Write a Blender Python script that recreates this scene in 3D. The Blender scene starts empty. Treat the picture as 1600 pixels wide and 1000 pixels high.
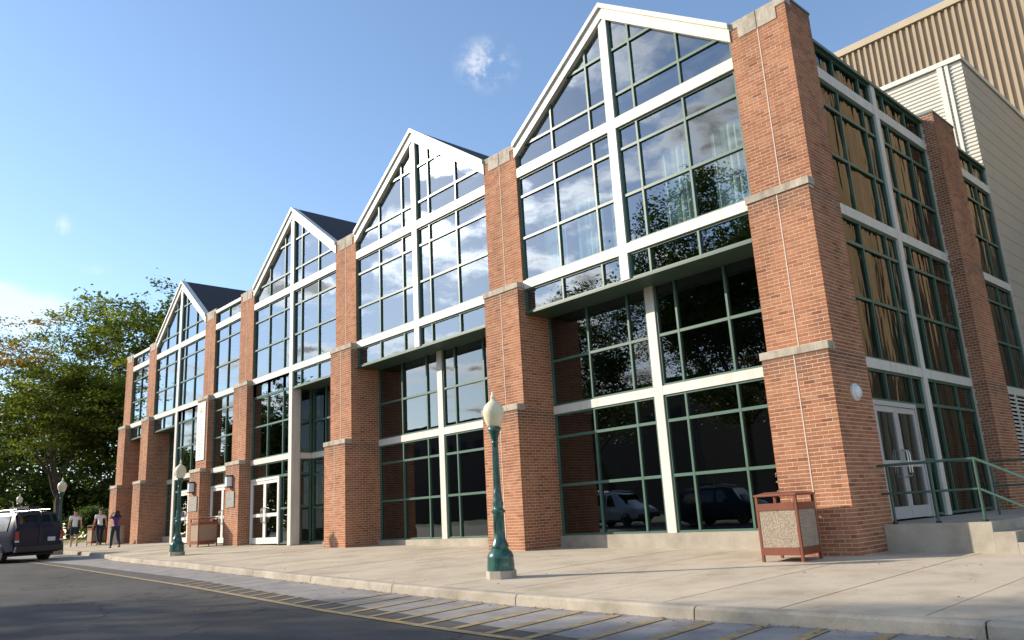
import bpy, bmesh, math, random
from mathutils import Vector, Matrix, noise
random.seed(7)
PI = math.pi
scene = bpy.context.scene
COL = scene.collection
R = math.radians

# ------------------------------------------------------------------ camera
F_PX, YAW, PITCH, ROLL = 1225.33, R(-46.89618), R(13.89899), R(-3.23244)
CAM = Vector((5.93631, -13.28361, 0.90))
fw = Vector((math.sin(YAW)*math.cos(PITCH), math.cos(YAW)*math.cos(PITCH), math.sin(PITCH)))
rt = Vector((math.cos(YAW), -math.sin(YAW), 0)); up = rt.cross(fw)
r2 = rt*math.cos(ROLL)+up*math.sin(ROLL); u2 = -rt*math.sin(ROLL)+up*math.cos(ROLL)
cd = bpy.data.cameras.new('camera'); cam = bpy.data.objects.new('camera', cd); COL.objects.link(cam)
cam.matrix_world = Matrix(((r2.x, u2.x, -fw.x, CAM.x), (r2.y, u2.y, -fw.y, CAM.y), (r2.z, u2.z, -fw.z, CAM.z), (0, 0, 0, 1)))
cd.sensor_width = 36; cd.lens = 36*F_PX/1600; cd.clip_start = .05; cd.clip_end = 3000
scene.camera = cam

# ------------------------------------------------------------------ world: sky with clouds
SUN_EL, SUN_H = R(25.5), Vector((-.787, -.617, 0)).normalized()
SUNV = Vector((SUN_H.x*math.cos(SUN_EL), SUN_H.y*math.cos(SUN_EL), math.sin(SUN_EL)))
W = bpy.data.worlds.new('World'); scene.world = W; W.use_nodes = True
nt = W.node_tree; nt.nodes.clear()
def wn(t, **k):
    n = nt.nodes.new(t)
    for a, b in k.items(): setattr(n, a, b)
    return n
def wl(a, b): nt.links.new(a, b)
def wmath(op, a, b=None, c=None, clamp=False):
    n = wn('ShaderNodeMath', operation=op); n.use_clamp = clamp
    for i, v in enumerate((a, b, c)):
        if v is None: continue
        if isinstance(v, (int, float)): n.inputs[i].default_value = v
        else: wl(v, n.inputs[i])
    return n.outputs[0]
def wsmooth(v, a, b):
    n = wn('ShaderNodeMapRange', interpolation_type='SMOOTHSTEP'); wl(v, n.inputs[0])
    n.inputs[1].default_value = a; n.inputs[2].default_value = b
    return n.outputs[0]
out = wn('ShaderNodeOutputWorld'); bg = wn('ShaderNodeBackground'); wl(bg.outputs[0], out.inputs[0])
bg.inputs[1].default_value = .15
sky = wn('ShaderNodeTexSky', sky_type='NISHITA'); sky.sun_disc = False
sky.sun_elevation = SUN_EL; sky.sun_rotation = math.atan2(SUN_H.x, SUN_H.y)
sky.air_density = 1.0; sky.dust_density = .25; sky.ozone_density = 2.0; sky.altitude = 100
tc = wn('ShaderNodeTexCoord'); sep = wn('ShaderNodeSeparateXYZ'); wl(tc.outputs['Generated'], sep.inputs[0])
zc = wmath('MAXIMUM', sep.outputs[2], .02); zz = wmath('ADD', zc, .12)
px, py = wmath('DIVIDE', sep.outputs[0], zz), wmath('DIVIDE', sep.outputs[1], zz)
cmb = wn('ShaderNodeCombineXYZ'); wl(px, cmb.inputs[0]); wl(py, cmb.inputs[1])
def wnoise(scale, detail, rough, off=(0, 0, 0), vec=None):
    mp = wn('ShaderNodeMapping'); mp.inputs[1].default_value = off; wl(vec or cmb.outputs[0], mp.inputs[0])
    n = wn('ShaderNodeTexNoise'); n.inputs['Scale'].default_value = scale; n.inputs['Detail'].default_value = detail
    n.inputs['Roughness'].default_value = rough; wl(mp.outputs[0], n.inputs['Vector']); return n.outputs[0]
big = wnoise(2.3, 8, .55, (3.1, 1.7, 0)); fine = wnoise(6.0, 9, .62, (0, 0, 3))
nn = wmath('ADD', wmath('MULTIPLY', big, .72), wmath('MULTIPLY', fine, .28))
# cumulus field fills the southern and south-western sky, clear to the north and overhead
cover = wsmooth(sep.outputs[1], .02, -.22)
dens = wmath('ADD', nn, wmath('MULTIPLY', wmath('SUBTRACT', cover, 1), .5))
cloud_s = wsmooth(dens, .482, .60)
def blob(az, el, rad, soft, stretch=1):
    a, e = R(az), R(el); d = Vector((math.sin(a)*math.cos(e), math.cos(a)*math.cos(e), math.sin(e)))
    s = wn('ShaderNodeVectorMath', operation='SUBTRACT'); wl(tc.outputs['Generated'], s.inputs[0]); s.inputs[1].default_value = d
    m = wn('ShaderNodeVectorMath', operation='MULTIPLY'); wl(s.outputs[0], m.inputs[0]); m.inputs[1].default_value = (1, 1, stretch)
    l = wn('ShaderNodeVectorMath', operation='LENGTH'); wl(m.outputs[0], l.inputs[0])
    return wsmooth(l.outputs['Value'], rad, rad*soft)
wisp = wnoise(24, 9, .68, (5.3, 2, 0), tc.outputs['Generated'])
bank = wnoise(9, 8, .55, (1, 2, .4), tc.outputs['Generated'])
b1 = wmath('MULTIPLY', wmath('MULTIPLY', wsmooth(wisp, .40, .62), blob(-47.8, 32.0, .046, .25, 1.25)), .55)
k2 = blob(-83, 14.0, .17, .12, 4.2)
b2 = wmath('MULTIPLY', wmath('MULTIPLY', wsmooth(wmath('ADD', bank, wmath('MULTIPLY', k2, .5)), .62, .90), wsmooth(k2, 0, .3)), .40)
b3 = wmath('MULTIPLY', wmath('MULTIPLY', wsmooth(wisp, .42, .62), wmath('MAXIMUM', blob(-78.0, 19.6, .011, .1, .7), blob(-76.2, 17.0, .026, .1, 3.5))), .32)
cl = wmath('MAXIMUM', wmath('MAXIMUM', cloud_s, b1), wmath('MAXIMUM', b2, b3), clamp=True)
dot = wn('ShaderNodeVectorMath', operation='DOT_PRODUCT'); wl(tc.outputs['Generated'], dot.inputs[0]); dot.inputs[1].default_value = SUNV
glow = wmath('POWER', wmath('MAXIMUM', dot.outputs['Value'], 0), 38)
glow2 = wmath('POWER', wmath('MAXIMUM', dot.outputs['Value'], 0), 900)
shade = wmath('SUBTRACT', 1.0, wmath('MULTIPLY', wsmooth(dens, .545, .63), .68))
cb = wmath('MULTIPLY', shade, wmath('ADD', wmath('ADD', 5.2, wmath('MULTIPLY', glow, 26)), wmath('MULTIPLY', glow2, 70)))
cc = wn('ShaderNodeVectorMath', operation='SCALE'); cc.inputs[0].default_value = (1.0, .97, .94); wl(cb, cc.inputs['Scale'])
hz = wn('ShaderNodeMix', data_type='RGBA'); wl(cl, hz.inputs[0]); wl(sky.outputs[0], hz.inputs[6]); wl(cc.outputs[0], hz.inputs[7])
wl(hz.outputs[2], bg.inputs[0])

sl = bpy.data.lights.new('sun', 'SUN'); sl.energy = 3.85; sl.angle = R(.55); sl.color = (1.0, .885, .72)
so = bpy.data.objects.new('sun', sl); COL.objects.link(so)
so.rotation_euler = SUNV.to_track_quat('Z', 'Y').to_euler(); so.location = (-30, -25, 30)

scene.render.engine = 'CYCLES'
vs = scene.view_settings; vs.view_transform = 'Standard'; vs.look = 'None'; vs.exposure = 0.74; vs.gamma = 1; vs.use_curve_mapping = False
scene.cycles.max_bounces = 8; scene.cycles.transparent_max_bounces = 24; scene.cycles.caustics_reflective = False; scene.cycles.caustics_refractive = False
scene.cycles.use_denoising = True

# ------------------------------------------------------------------ materials
def mat(name):
    m = bpy.data.materials.new(name); m.use_nodes = True
    return m, m.node_tree, m.node_tree.nodes['Principled BSDF']
def N(t, typ, **k):
    n = t.nodes.new(typ)
    for a, b in k.items(): setattr(n, a, b)
    return n
def noise_n(t, scale, detail=4, rough=.55, coord='Object', vec=None, map_scale=None):
    n = N(t, 'ShaderNodeTexNoise'); n.inputs['Scale'].default_value = scale; n.inputs['Detail'].default_value = detail; n.inputs['Roughness'].default_value = rough
    if vec is None:
        if coord == 'World': vec = N(t, 'ShaderNodeNewGeometry').outputs['Position']
        else: vec = N(t, 'ShaderNodeTexCoord').outputs[coord]
    if map_scale:
        mp = N(t, 'ShaderNodeMapping'); mp.inputs[3].default_value = map_scale; t.links.new(vec, mp.inputs[0]); vec = mp.outputs[0]
    t.links.new(vec, n.inputs['Vector']); return n.outputs[0]
def ramp(t, fac, stops):
    r = N(t, 'ShaderNodeValToRGB'); e = r.color_ramp.elements
    e[0].position, e[0].color = stops[0][0], (*stops[0][1], 1); e[1].position, e[1].color = stops[-1][0], (*stops[-1][1], 1)
    for p, c in stops[1:-1]: q = e.new(p); q.color = (*c, 1)
    t.links.new(fac, r.inputs[0]); return r.outputs[0]
def mixc(t, fac, a, b, mode='MIX'):
    n = N(t, 'ShaderNodeMix', data_type='RGBA', blend_type=mode)
    for i, v in ((0, fac), (6, a), (7, b)):
        if isinstance(v, (int, float)): n.inputs[i].default_value = v
        elif isinstance(v, tuple): n.inputs[i].default_value = (*v, 1)
        else: t.links.new(v, n.inputs[i])
    return n.outputs[2]
def mth(t, op, a, b=None, clamp=False):
    n = N(t, 'ShaderNodeMath', operation=op); n.use_clamp = clamp
    for i, v in enumerate((a, b)):
        if v is None: continue
        if isinstance(v, (int, float)): n.inputs[i].default_value = v
        else: t.links.new(v, n.inputs[i])
    return n.outputs[0]
def bump(t, b, h, strength=.3, dist=.01):
    n = N(t, 'ShaderNodeBump'); n.inputs['Strength'].default_value = strength; n.inputs['Distance'].default_value = dist
    t.links.new(h, n.inputs['Height']); t.links.new(n.outputs[0], b.inputs['Normal'])
def simple(name, col, rough=.6, var=.12, scale=3, metal=0, bmp=0, bscale=60, coat=0, coord='World', spec=.5):
    m, t, b = mat(name)
    lo = tuple(c*(1-var) for c in col); hi = tuple(min(1, c*(1+var)) for c in col)
    t.links.new(ramp(t, noise_n(t, scale, 6, .6, coord), [(.3, lo), (.7, hi)]), b.inputs['Base Color'])
    b.inputs['Roughness'].default_value = rough; b.inputs['Metallic'].default_value = metal; b.inputs['Coat Weight'].default_value = coat
    b.inputs['Specular IOR Level'].default_value = spec
    if bmp: bump(t, b, noise_n(t, bscale, 4, .6, coord), bmp, .004)
    return m
M = {}
def brick_mat():
    m, t, b = mat('brick_clay')
    g = N(t, 'ShaderNodeNewGeometry'); oi = N(t, 'ShaderNodeObjectInfo')
    rnd = mth(t, 'FRACT', mth(t, 'ADD', g.outputs['Random Per Island'], oi.outputs['Random']))
    base = ramp(t, rnd, [(0, (.26, .105, .060)), (.07, (.36, .148, .082)), (.5, (.43, .182, .098)), (.88, (.46, .208, .114)), (1, (.47, .24, .14))])
    n1 = ramp(t, noise_n(t, 45, 4, .7, 'World'), [(.3, (.80, .80, .80)), (.7, (1.12, 1.1, 1.08))])
    c = mixc(t, 1.0, base, n1, 'MULTIPLY')
    st = ramp(t, noise_n(t, 1.1, 6, .62, 'World', map_scale=(1, 1, .35)), [(.36, (.64, .60, .58)), (.58, (1, 1, 1))])
    c = mixc(t, .8, c, st, 'MULTIPLY')
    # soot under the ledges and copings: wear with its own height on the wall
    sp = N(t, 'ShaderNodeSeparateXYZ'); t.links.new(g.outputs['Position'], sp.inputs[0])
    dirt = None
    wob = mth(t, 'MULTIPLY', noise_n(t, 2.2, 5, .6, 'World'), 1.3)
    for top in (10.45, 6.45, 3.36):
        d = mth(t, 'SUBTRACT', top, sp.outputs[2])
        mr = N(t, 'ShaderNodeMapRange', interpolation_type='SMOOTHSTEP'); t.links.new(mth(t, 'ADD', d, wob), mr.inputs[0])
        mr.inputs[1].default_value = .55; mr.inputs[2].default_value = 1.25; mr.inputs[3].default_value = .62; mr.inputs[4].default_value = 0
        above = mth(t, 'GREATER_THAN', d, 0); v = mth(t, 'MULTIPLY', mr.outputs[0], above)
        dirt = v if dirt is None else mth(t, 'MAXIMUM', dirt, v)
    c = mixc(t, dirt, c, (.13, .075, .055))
    t.links.new(c, b.inputs['Base Color']); b.inputs['Roughness'].default_value = .88; b.inputs['Specular IOR Level'].default_value = .25
    bump(t, b, noise_n(t, 120, 3, .6, 'World'), .35, .003)
    return m
M['brick'] = brick_mat()
M['mortar'] = simple('mortar', (.62, .505, .385), .95, .14, 6, bmp=.3, spec=.2)
def stone_mat():
    m, t, b = mat('limestone')
    c = ramp(t, noise_n(t, 2.5, 8, .65, 'World'), [(.28, (.27, .235, .19)), (.5, (.44, .39, .32)), (.72, (.56, .50, .42))])
    d = ramp(t, noise_n(t, 7, 6, .7, 'World', map_scale=(1, 1, .25)), [(.36, (.60, .58, .55)), (.55, (1, 1, 1))])
    t.links.new(mixc(t, .7, c, d, 'MULTIPLY'), b.inputs['Base Color']); b.inputs['Roughness'].default_value = .9
    bump(t, b, noise_n(t, 70, 4, .6, 'World'), .3, .004); return m
M['stone'] = stone_mat()
def white_m():
    m, t, b = mat('white_aluminium')
    c = ramp(t, noise_n(t, 1.6, 5, .6, 'World'), [(.3, (.62, .60, .55)), (.7, (.69, .665, .61))])
    d = ramp(t, noise_n(t, 6, 6, .7, 'World', map_scale=(1, 1, .12)), [(.33, (.78, .76, .72)), (.52, (1, 1, 1))])
    t.links.new(mixc(t, .7, c, d, 'MULTIPLY'), b.inputs['Base Color']); b.inputs['Roughness'].default_value = .45; return m
M['white'] = white_m()
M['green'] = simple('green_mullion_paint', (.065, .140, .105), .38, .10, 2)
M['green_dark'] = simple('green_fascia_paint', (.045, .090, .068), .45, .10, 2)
M['rail_green'] = simple('green_rail_paint', (.05, .105, .08), .35, .10, 2)
M['shingle'] = simple('dark_shingle', (.035, .038, .045), .9, .4, 14, bmp=.5, bscale=20)
M['coping'] = simple('coping_metal', (.10, .13, .13), .5, .1)
M['caulk'] = simple('white_caulk', (.60, .54, .46), .8, .05)
M['dark'] = simple('dark_interior', (.045, .045, .045), .8, .1)
M['interior'] = simple('interior_paint', (.09, .085, .078), .85, .1)
M['curtain'] = simple('pale_curtain', (.80, .82, .76), .9, .06)
M['door_metal'] = simple('silver_door_frame', (.55, .55, .54), .40, .05, metal=.25)
M['door_white'] = simple('white_door_frame', (.76, .74, .70), .42, .04)
M['steel'] = simple('brushed_steel', (.55, .53, .50), .28, .05, metal=.9)
def glass_mat(name, tint, refl, wob, ws, wob2=0, refl_tint=(.93, .97, 1)):
    m = bpy.data.materials.new(name); m.use_nodes = True; t = m.node_tree; t.nodes.clear()
    o = N(t, 'ShaderNodeOutputMaterial'); tr = N(t, 'ShaderNodeBsdfTransparent'); tr.inputs[0].default_value = (*tint, 1)
    gl = N(t, 'ShaderNodeBsdfGlossy'); gl.inputs['Roughness'].default_value = 0.0; gl.inputs['Color'].default_value = (*refl_tint, 1)
    h = noise_n(t, ws, 2, .4, 'World')
    if wob2:
        h2 = noise_n(t, 1.0, 2, .5, 'World', map_scale=(3, 2.4, .55)); h = mth(t, 'ADD', h, mth(t, 'MULTIPLY', h2, wob2))
    bp = N(t, 'ShaderNodeBump'); bp.inputs['Strength'].default_value = 1; bp.inputs['Distance'].default_value = wob; t.links.new(h, bp.inputs['Height'])
    t.links.new(bp.outputs[0], gl.inputs['Normal'])
    lw = N(t, 'ShaderNodeLayerWeight'); lw.inputs[0].default_value = .5
    p = mth(t, 'POWER', lw.outputs['Facing'], 3.2)
    f = mth(t, 'ADD', mth(t, 'MULTIPLY', p, 1-refl), refl, clamp=True)
    mx = N(t, 'ShaderNodeMixShader'); t.links.new(f, mx.inputs[0]); t.links.new(tr.outputs[0], mx.inputs[1]); t.links.new(gl.outputs[0], mx.inputs[2])
    t.links.new(mx.outputs[0], o.inputs[0]); return m
M['glass'] = glass_mat('reflective_glass', (.46, .56, .56), .22, .0034, .9, 0, (.80, .90, 1))
M['glass_low'] = glass_mat('tinted_glass', (.20, .23, .22), .15, .0020, .9, 0, (.88, .95, 1))
M['glass_side'] = glass_mat('wavy_tinted_glass', (.16, .15, .13), .055, .030, .8, 2.6, (.74, .69, .61))
M['car_glass'] = glass_mat('car_glass', (.10, .11, .12), .10, .0, 1)
def concrete(name, a, b_, c, sc=.7, spots=True):
    m, t, b = mat(name)
    oi = N(t, 'ShaderNodeObjectInfo')
    base = ramp(t, noise_n(t, sc, 9, .62, 'World'), [(.26, a), (.5, b_), (.74, c)])
    v = ramp(t, oi.outputs['Random'], [(0, (.93, .93, .93)), (1, (1.05, 1.045, 1.03))]); base = mixc(t, 1, base, v, 'MULTIPLY')
    g = ramp(t, noise_n(t, 55, 5, .75, 'World'), [(.3, (.88, .88, .88)), (.7, (1.08, 1.08, 1.08))]); base = mixc(t, 1, base, g, 'MULTIPLY')
    if spots:
        vo = N(t, 'ShaderNodeTexVoronoi'); vo.inputs['Scale'].default_value = 2.4; vo.inputs['Randomness'].default_value = 1
        t.links.new(N(t, 'ShaderNodeNewGeometry').outputs['Position'], vo.inputs['Vector'])
        s = mth(t, 'LESS_THAN', vo.outputs['Distance'], .035)
        base = mixc(t, mth(t, 'MULTIPLY', s, .55), base, (.13, .115, .10))
        st = ramp(t, noise_n(t, 1.9, 7, .7, 'World', map_scale=(1, .55, 1)), [(.33, (.74, .72, .69)), (.50, (1, 1, 1))]); base = mixc(t, .75, base, st, 'MULTIPLY')
        gp = N(t, 'ShaderNodeNewGeometry').outputs['Position']; ds = N(t, 'ShaderNodeVectorMath', operation='ADD'); t.links.new(gp, ds.inputs[0])
        nz = N(t, 'ShaderNodeTexNoise'); nz.inputs['Scale'].default_value = .9; nz.inputs['Detail'].default_value = 8; t.links.new(gp, nz.inputs['Vector']); t.links.new(nz.outputs['Color'], ds.inputs[1])
        ce = N(t, 'ShaderNodeTexVoronoi', feature='DISTANCE_TO_EDGE'); ce.inputs['Scale'].default_value = .16; t.links.new(ds.outputs[0], ce.inputs['Vector'])
        base = mixc(t, mth(t, 'MULTIPLY', mth(t, 'LESS_THAN', ce.outputs['Distance'], .0007), .45), base, (.10, .085, .07))
    t.links.new(base, b.inputs['Base Color']); b.inputs['Roughness'].default_value = .92; b.inputs['Specular IOR Level'].default_value = .3
    bump(t, b, noise_n(t, 90, 5, .7, 'World'), .35, .004); return m
M['walk'] = concrete('pavement_concrete', (.38, .32, .24), (.53, .455, .35), (.59, .515, .41))
M['kerb'] = concrete('kerb_concrete', (.28, .24, .19), (.42, .37, .30), (.52, .47, .39), 1.6)
M['wallconc'] = concrete('wall_concrete', (.27, .24, .20), (.40, .36, .30), (.50, .46, .39), 1.3, False)
M['gutter'] = concrete('gutter_surface', (.20, .188, .18), (.285, .27, .262), (.36, .345, .325), 2.2)
M['joint'] = simple('joint_dirt', (.05, .043, .035), .95, .2)
def asphalt():
    m, t, b = mat('asphalt')
    base = ramp(t, noise_n(t, .5, 8, .6, 'World', map_scale=(.5, 1.4, 1)), [(.3, (.058, .054, .052)), (.7, (.110, .104, .098))])
    g = ramp(t, noise_n(t, 75, 4, .8, 'World'), [(.35, (.55, .55, .55)), (.55, (1, 1, 1)), (.72, (1.7, 1.66, 1.6))])
    c = mixc(t, 1, base, g, 'MULTIPLY')
    cr = N(t, 'ShaderNodeTexVoronoi', feature='DISTANCE_TO_EDGE'); cr.inputs['Scale'].default_value = .22
    gp = N(t, 'ShaderNodeNewGeometry').outputs['Position']
    ds = N(t, 'ShaderNodeVectorMath', operation='ADD'); t.links.new(gp, ds.inputs[0])
    nz = N(t, 'ShaderNodeTexNoise'); nz.inputs['Scale'].default_value = 1.1; nz.inputs['Detail'].default_value = 6; t.links.new(gp, nz.inputs['Vector']); t.links.new(nz.outputs['Color'], ds.inputs[1])
    t.links.new(ds.outputs[0], cr.inputs['Vector'])
    k = mth(t, 'LESS_THAN', cr.outputs['Distance'], .0045)
    c = mixc(t, mth(t, 'MULTIPLY', k, .6), c, (.02, .02, .02))
    t.links.new(c, b.inputs['Base Color']); b.inputs['Roughness'].default_value = .9; b.inputs['Specular IOR Level'].default_value = .3
    bump(t, b, noise_n(t, 80, 4, .8, 'World'), .8, .006); return m
M['asphalt'] = asphalt()
M['strip'] = simple('fresh_asphalt_strip', (.075, .07, .065), .9, .3, 5, bmp=.6)
def paint(name, col):
    m, t, b = mat(name)
    w = ramp(t, noise_n(t, 9, 8, .75, 'World'), [(.42, (0, 0, 0)), (.62, (1, 1, 1))])
    c = mixc(t, mth(t, 'MULTIPLY', w, .85), (.22, .19, .15), col); t.links.new(c, b.inputs['Base Color']); b.inputs['Roughness'].default_value = .8; return m
M['yellow'] = paint('worn_yellow_paint', (.50, .33, .075))
def ground_mat():
    m, t, b = mat('grass_ground')
    c = ramp(t, noise_n(t, .9, 8, .7, 'World'), [(.3, (.030, .048, .012)), (.7, (.075, .100, .028))])
    t.links.new(c, b.inputs['Base Color']); b.inputs['Roughness'].default_value = .95; bump(t, b, noise_n(t, 18, 5, .8, 'World'), 1, .05); return m
M['ground'] = ground_mat()
def tan_mat(name, col, var=.06):
    return simple(name, col, .5, var, 1.2)
M['tan'] = tan_mat('tan_metal_siding', (.36, .275, .18))
M['tan_cap'] = tan_mat('tan_coping', (.44, .36, .25))
M['siding'] = tan_mat('white_metal_siding', (.62, .59, .52), .03)
M['siding_grey'] = tan_mat('grey_panel_siding', (.42, .385, .32), .05)
M['siding_trim'] = tan_mat('white_siding_trim', (.68, .65, .58), .02)
def glaze():
    m, t, b = mat('green_cast_iron')
    c = ramp(t, noise_n(t, 14, 7, .75, 'Object', map_scale=(1, 1, .22)), [(.32, (.006, .030, .026)), (.52, (.016, .090, .074)), (.75, (.075, .20, .165))])
    t.links.new(c, b.inputs['Base Color']); b.inputs['Roughness'].default_value = .30; b.inputs['Coat Weight'].default_value = .3; return m
M['iron'] = glaze()
def globe_m():
    m, t, b = mat('frosted_globe')
    c = ramp(t, noise_n(t, 4, 4, .5, 'Object', map_scale=(1, 1, .7)), [(.35, (.72, .64, .42)), (.7, (.84, .80, .64))])
    t.links.new(c, b.inputs['Base Color']); b.inputs['Roughness'].default_value = .32; b.inputs['Subsurface Weight'].default_value = .35
    b.inputs['Subsurface Radius'].default_value = (.12, .10, .06); b.inputs['Subsurface Scale'].default_value = .5; return m
M['globe'] = globe_m()
M['can_frame'] = simple('rust_brown_steel', (.20, .060, .032), .45, .12, 5)
M['can_panel2'] = simple('tan_plain_panel', (.30, .22, .15), .7, .08, 5)
def pebble():
    m, t, b = mat('pebble_panel')
    vo = N(t, 'ShaderNodeTexVoronoi'); vo.inputs['Scale'].default_value = 95; t.links.new(N(t, 'ShaderNodeTexCoord').outputs['Object'], vo.inputs['Vector'])
    sp = N(t, 'ShaderNodeSeparateColor'); t.links.new(vo.outputs['Color'], sp.inputs[0])
    c = ramp(t, sp.outputs[0], [(0, (.22, .165, .12)), (.35, (.33, .26, .19)), (.75, (.42, .35, .27)), (1, (.52, .46, .37))])
    t.links.new(c, b.inputs['Base Color']); b.inputs['Roughness'].default_value = .85; bump(t, b, mth(t, 'MULTIPLY', vo.outputs['Distance'], -1), .8, .01); return m
M['pebble'] = pebble()
M['sign'] = simple('white_sign_board', (.74, .73, .72), .5, .03)
M['sign_ink'] = simple('sign_grey_print', (.33, .35, .38), .6, .05)
M['sign_gold'] = simple('sign_gold_print', (.55, .30, .07), .6, .1)
def plaque_m():
    m, t, b = mat('weathered_bronze_plaque')
    c = ramp(t, noise_n(t, 22, 5, .7, 'World'), [(.35, (.16, .17, .15)), (.65, (.36, .36, .32))])
    t.links.new(c, b.inputs['Base Color']); b.inputs['Roughness'].default_value = .6; bump(t, b, noise_n(t, 30, 4, .6, 'World'), .8, .01); return m
M['plaque'] = plaque_m()
M['black'] = simple('black_metal', (.02, .02, .022), .4, .1)
M['lens'] = simple('frosted_lens', (.70, .74, .78), .25, .04)
M['car_paint'] = simple('dark_blue_car_paint', (.006, .011, .032), .35, .1, coat=.15, spec=.3, coord='Object')
M['car_silver'] = simple('silver_car_paint', (.42, .43, .45), .3, .05, coat=1, coord='Object')
M['trim'] = simple('dark_plastic', (.028, .028, .030), .55, .1)
M['tyre'] = simple('rubber', (.018, .018, .018), .85, .1)
M['rim'] = simple('alloy', (.5, .5, .52), .3, .05, metal=.8)
M['red_lens'] = simple('red_lamp_lens', (.32, .025, .015), .2, .08, coat=.6)
M['plate'] = simple('licence_plate', (.62, .64, .70), .4, .04)
M['skin_l'] = simple('light_skin', (.50, .27, .19), .6, .05)
M['skin_d'] = simple('brown_skin', (.25, .13, .08), .6, .05)
M['shirt_w'] = simple('white_shirt', (.72, .73, .76), .9, .04)
M['shirt_p'] = simple('purple_top', (.085, .03, .17), .9, .1)
M['navy'] = simple('dark_cloth', (.018, .020, .032), .9, .1)
M['jeans'] = simple('dark_jeans', (.022, .030, .055), .9, .1)
M['hair'] = simple('black_hair', (.012, .009, .008), .6, .1)
M['shoe'] = simple('shoe_leather', (.30, .26, .22), .7, .1)
M['shoe_d'] = simple('dark_shoe', (.03, .03, .03), .6, .1)
M['bark'] = simple('bark', (.075, .055, .040), .95, .35, 5, bmp=1, bscale=14)
def leaf_mat(name, stops, trans=.35):
    m, t, b = mat(name)
    g = N(t, 'ShaderNodeNewGeometry')
    c = ramp(t, g.outputs['Random Per Island'], stops)
    n = ramp(t, noise_n(t, .45, 4, .6, 'World'), [(.35, (.70, .74, .70)), (.65, (1.2, 1.12, 1.0))]); c = mixc(t, 1, c, n, 'MULTIPLY')
    t.links.new(c, b.inputs['Base Color']); b.inputs['Roughness'].default_value = .6; b.inputs['Specular IOR Level'].default_value = .3
    o = t.nodes['Material Output']; tl = N(t, 'ShaderNodeBsdfTranslucent'); t.links.new(mixc(t, 1, c, (1.2, 1.25, .6), 'MULTIPLY'), tl.inputs[0])
    mx = N(t, 'ShaderNodeMixShader'); mx.inputs[0].default_value = trans
    t.links.new(b.outputs[0], mx.inputs[1]); t.links.new(tl.outputs[0], mx.inputs[2]); t.links.new(mx.outputs[0], o.inputs[0]); return m
M['leaf_locust'] = leaf_mat('locust_leaves', [(0, (.10, .145, .028)), (.5, (.17, .22, .042)), (.9, (.25, .265, .055)), (1, (.30, .25, .05))], .5)
M['leaf_dark'] = leaf_mat('oak_leaves', [(0, (.055, .092, .022)), (.6, (.105, .155, .038)), (1, (.17, .20, .055))], .38)
M['leaf_gold'] = leaf_mat('yellow_leaves', [(0, (.30, .15, .02)), (.6, (.42, .25, .03)), (1, (.26, .23, .04))])
M['leaf_shrub'] = leaf_mat('shrub_leaves', [(0, (.05, .10, .03)), (1, (.13, .19, .07))])
M['litter'] = leaf_mat('fallen_leaves', [(0, (.10, .05, .02)), (.6, (.24, .12, .04)), (1, (.36, .24, .10))], .1)

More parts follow.
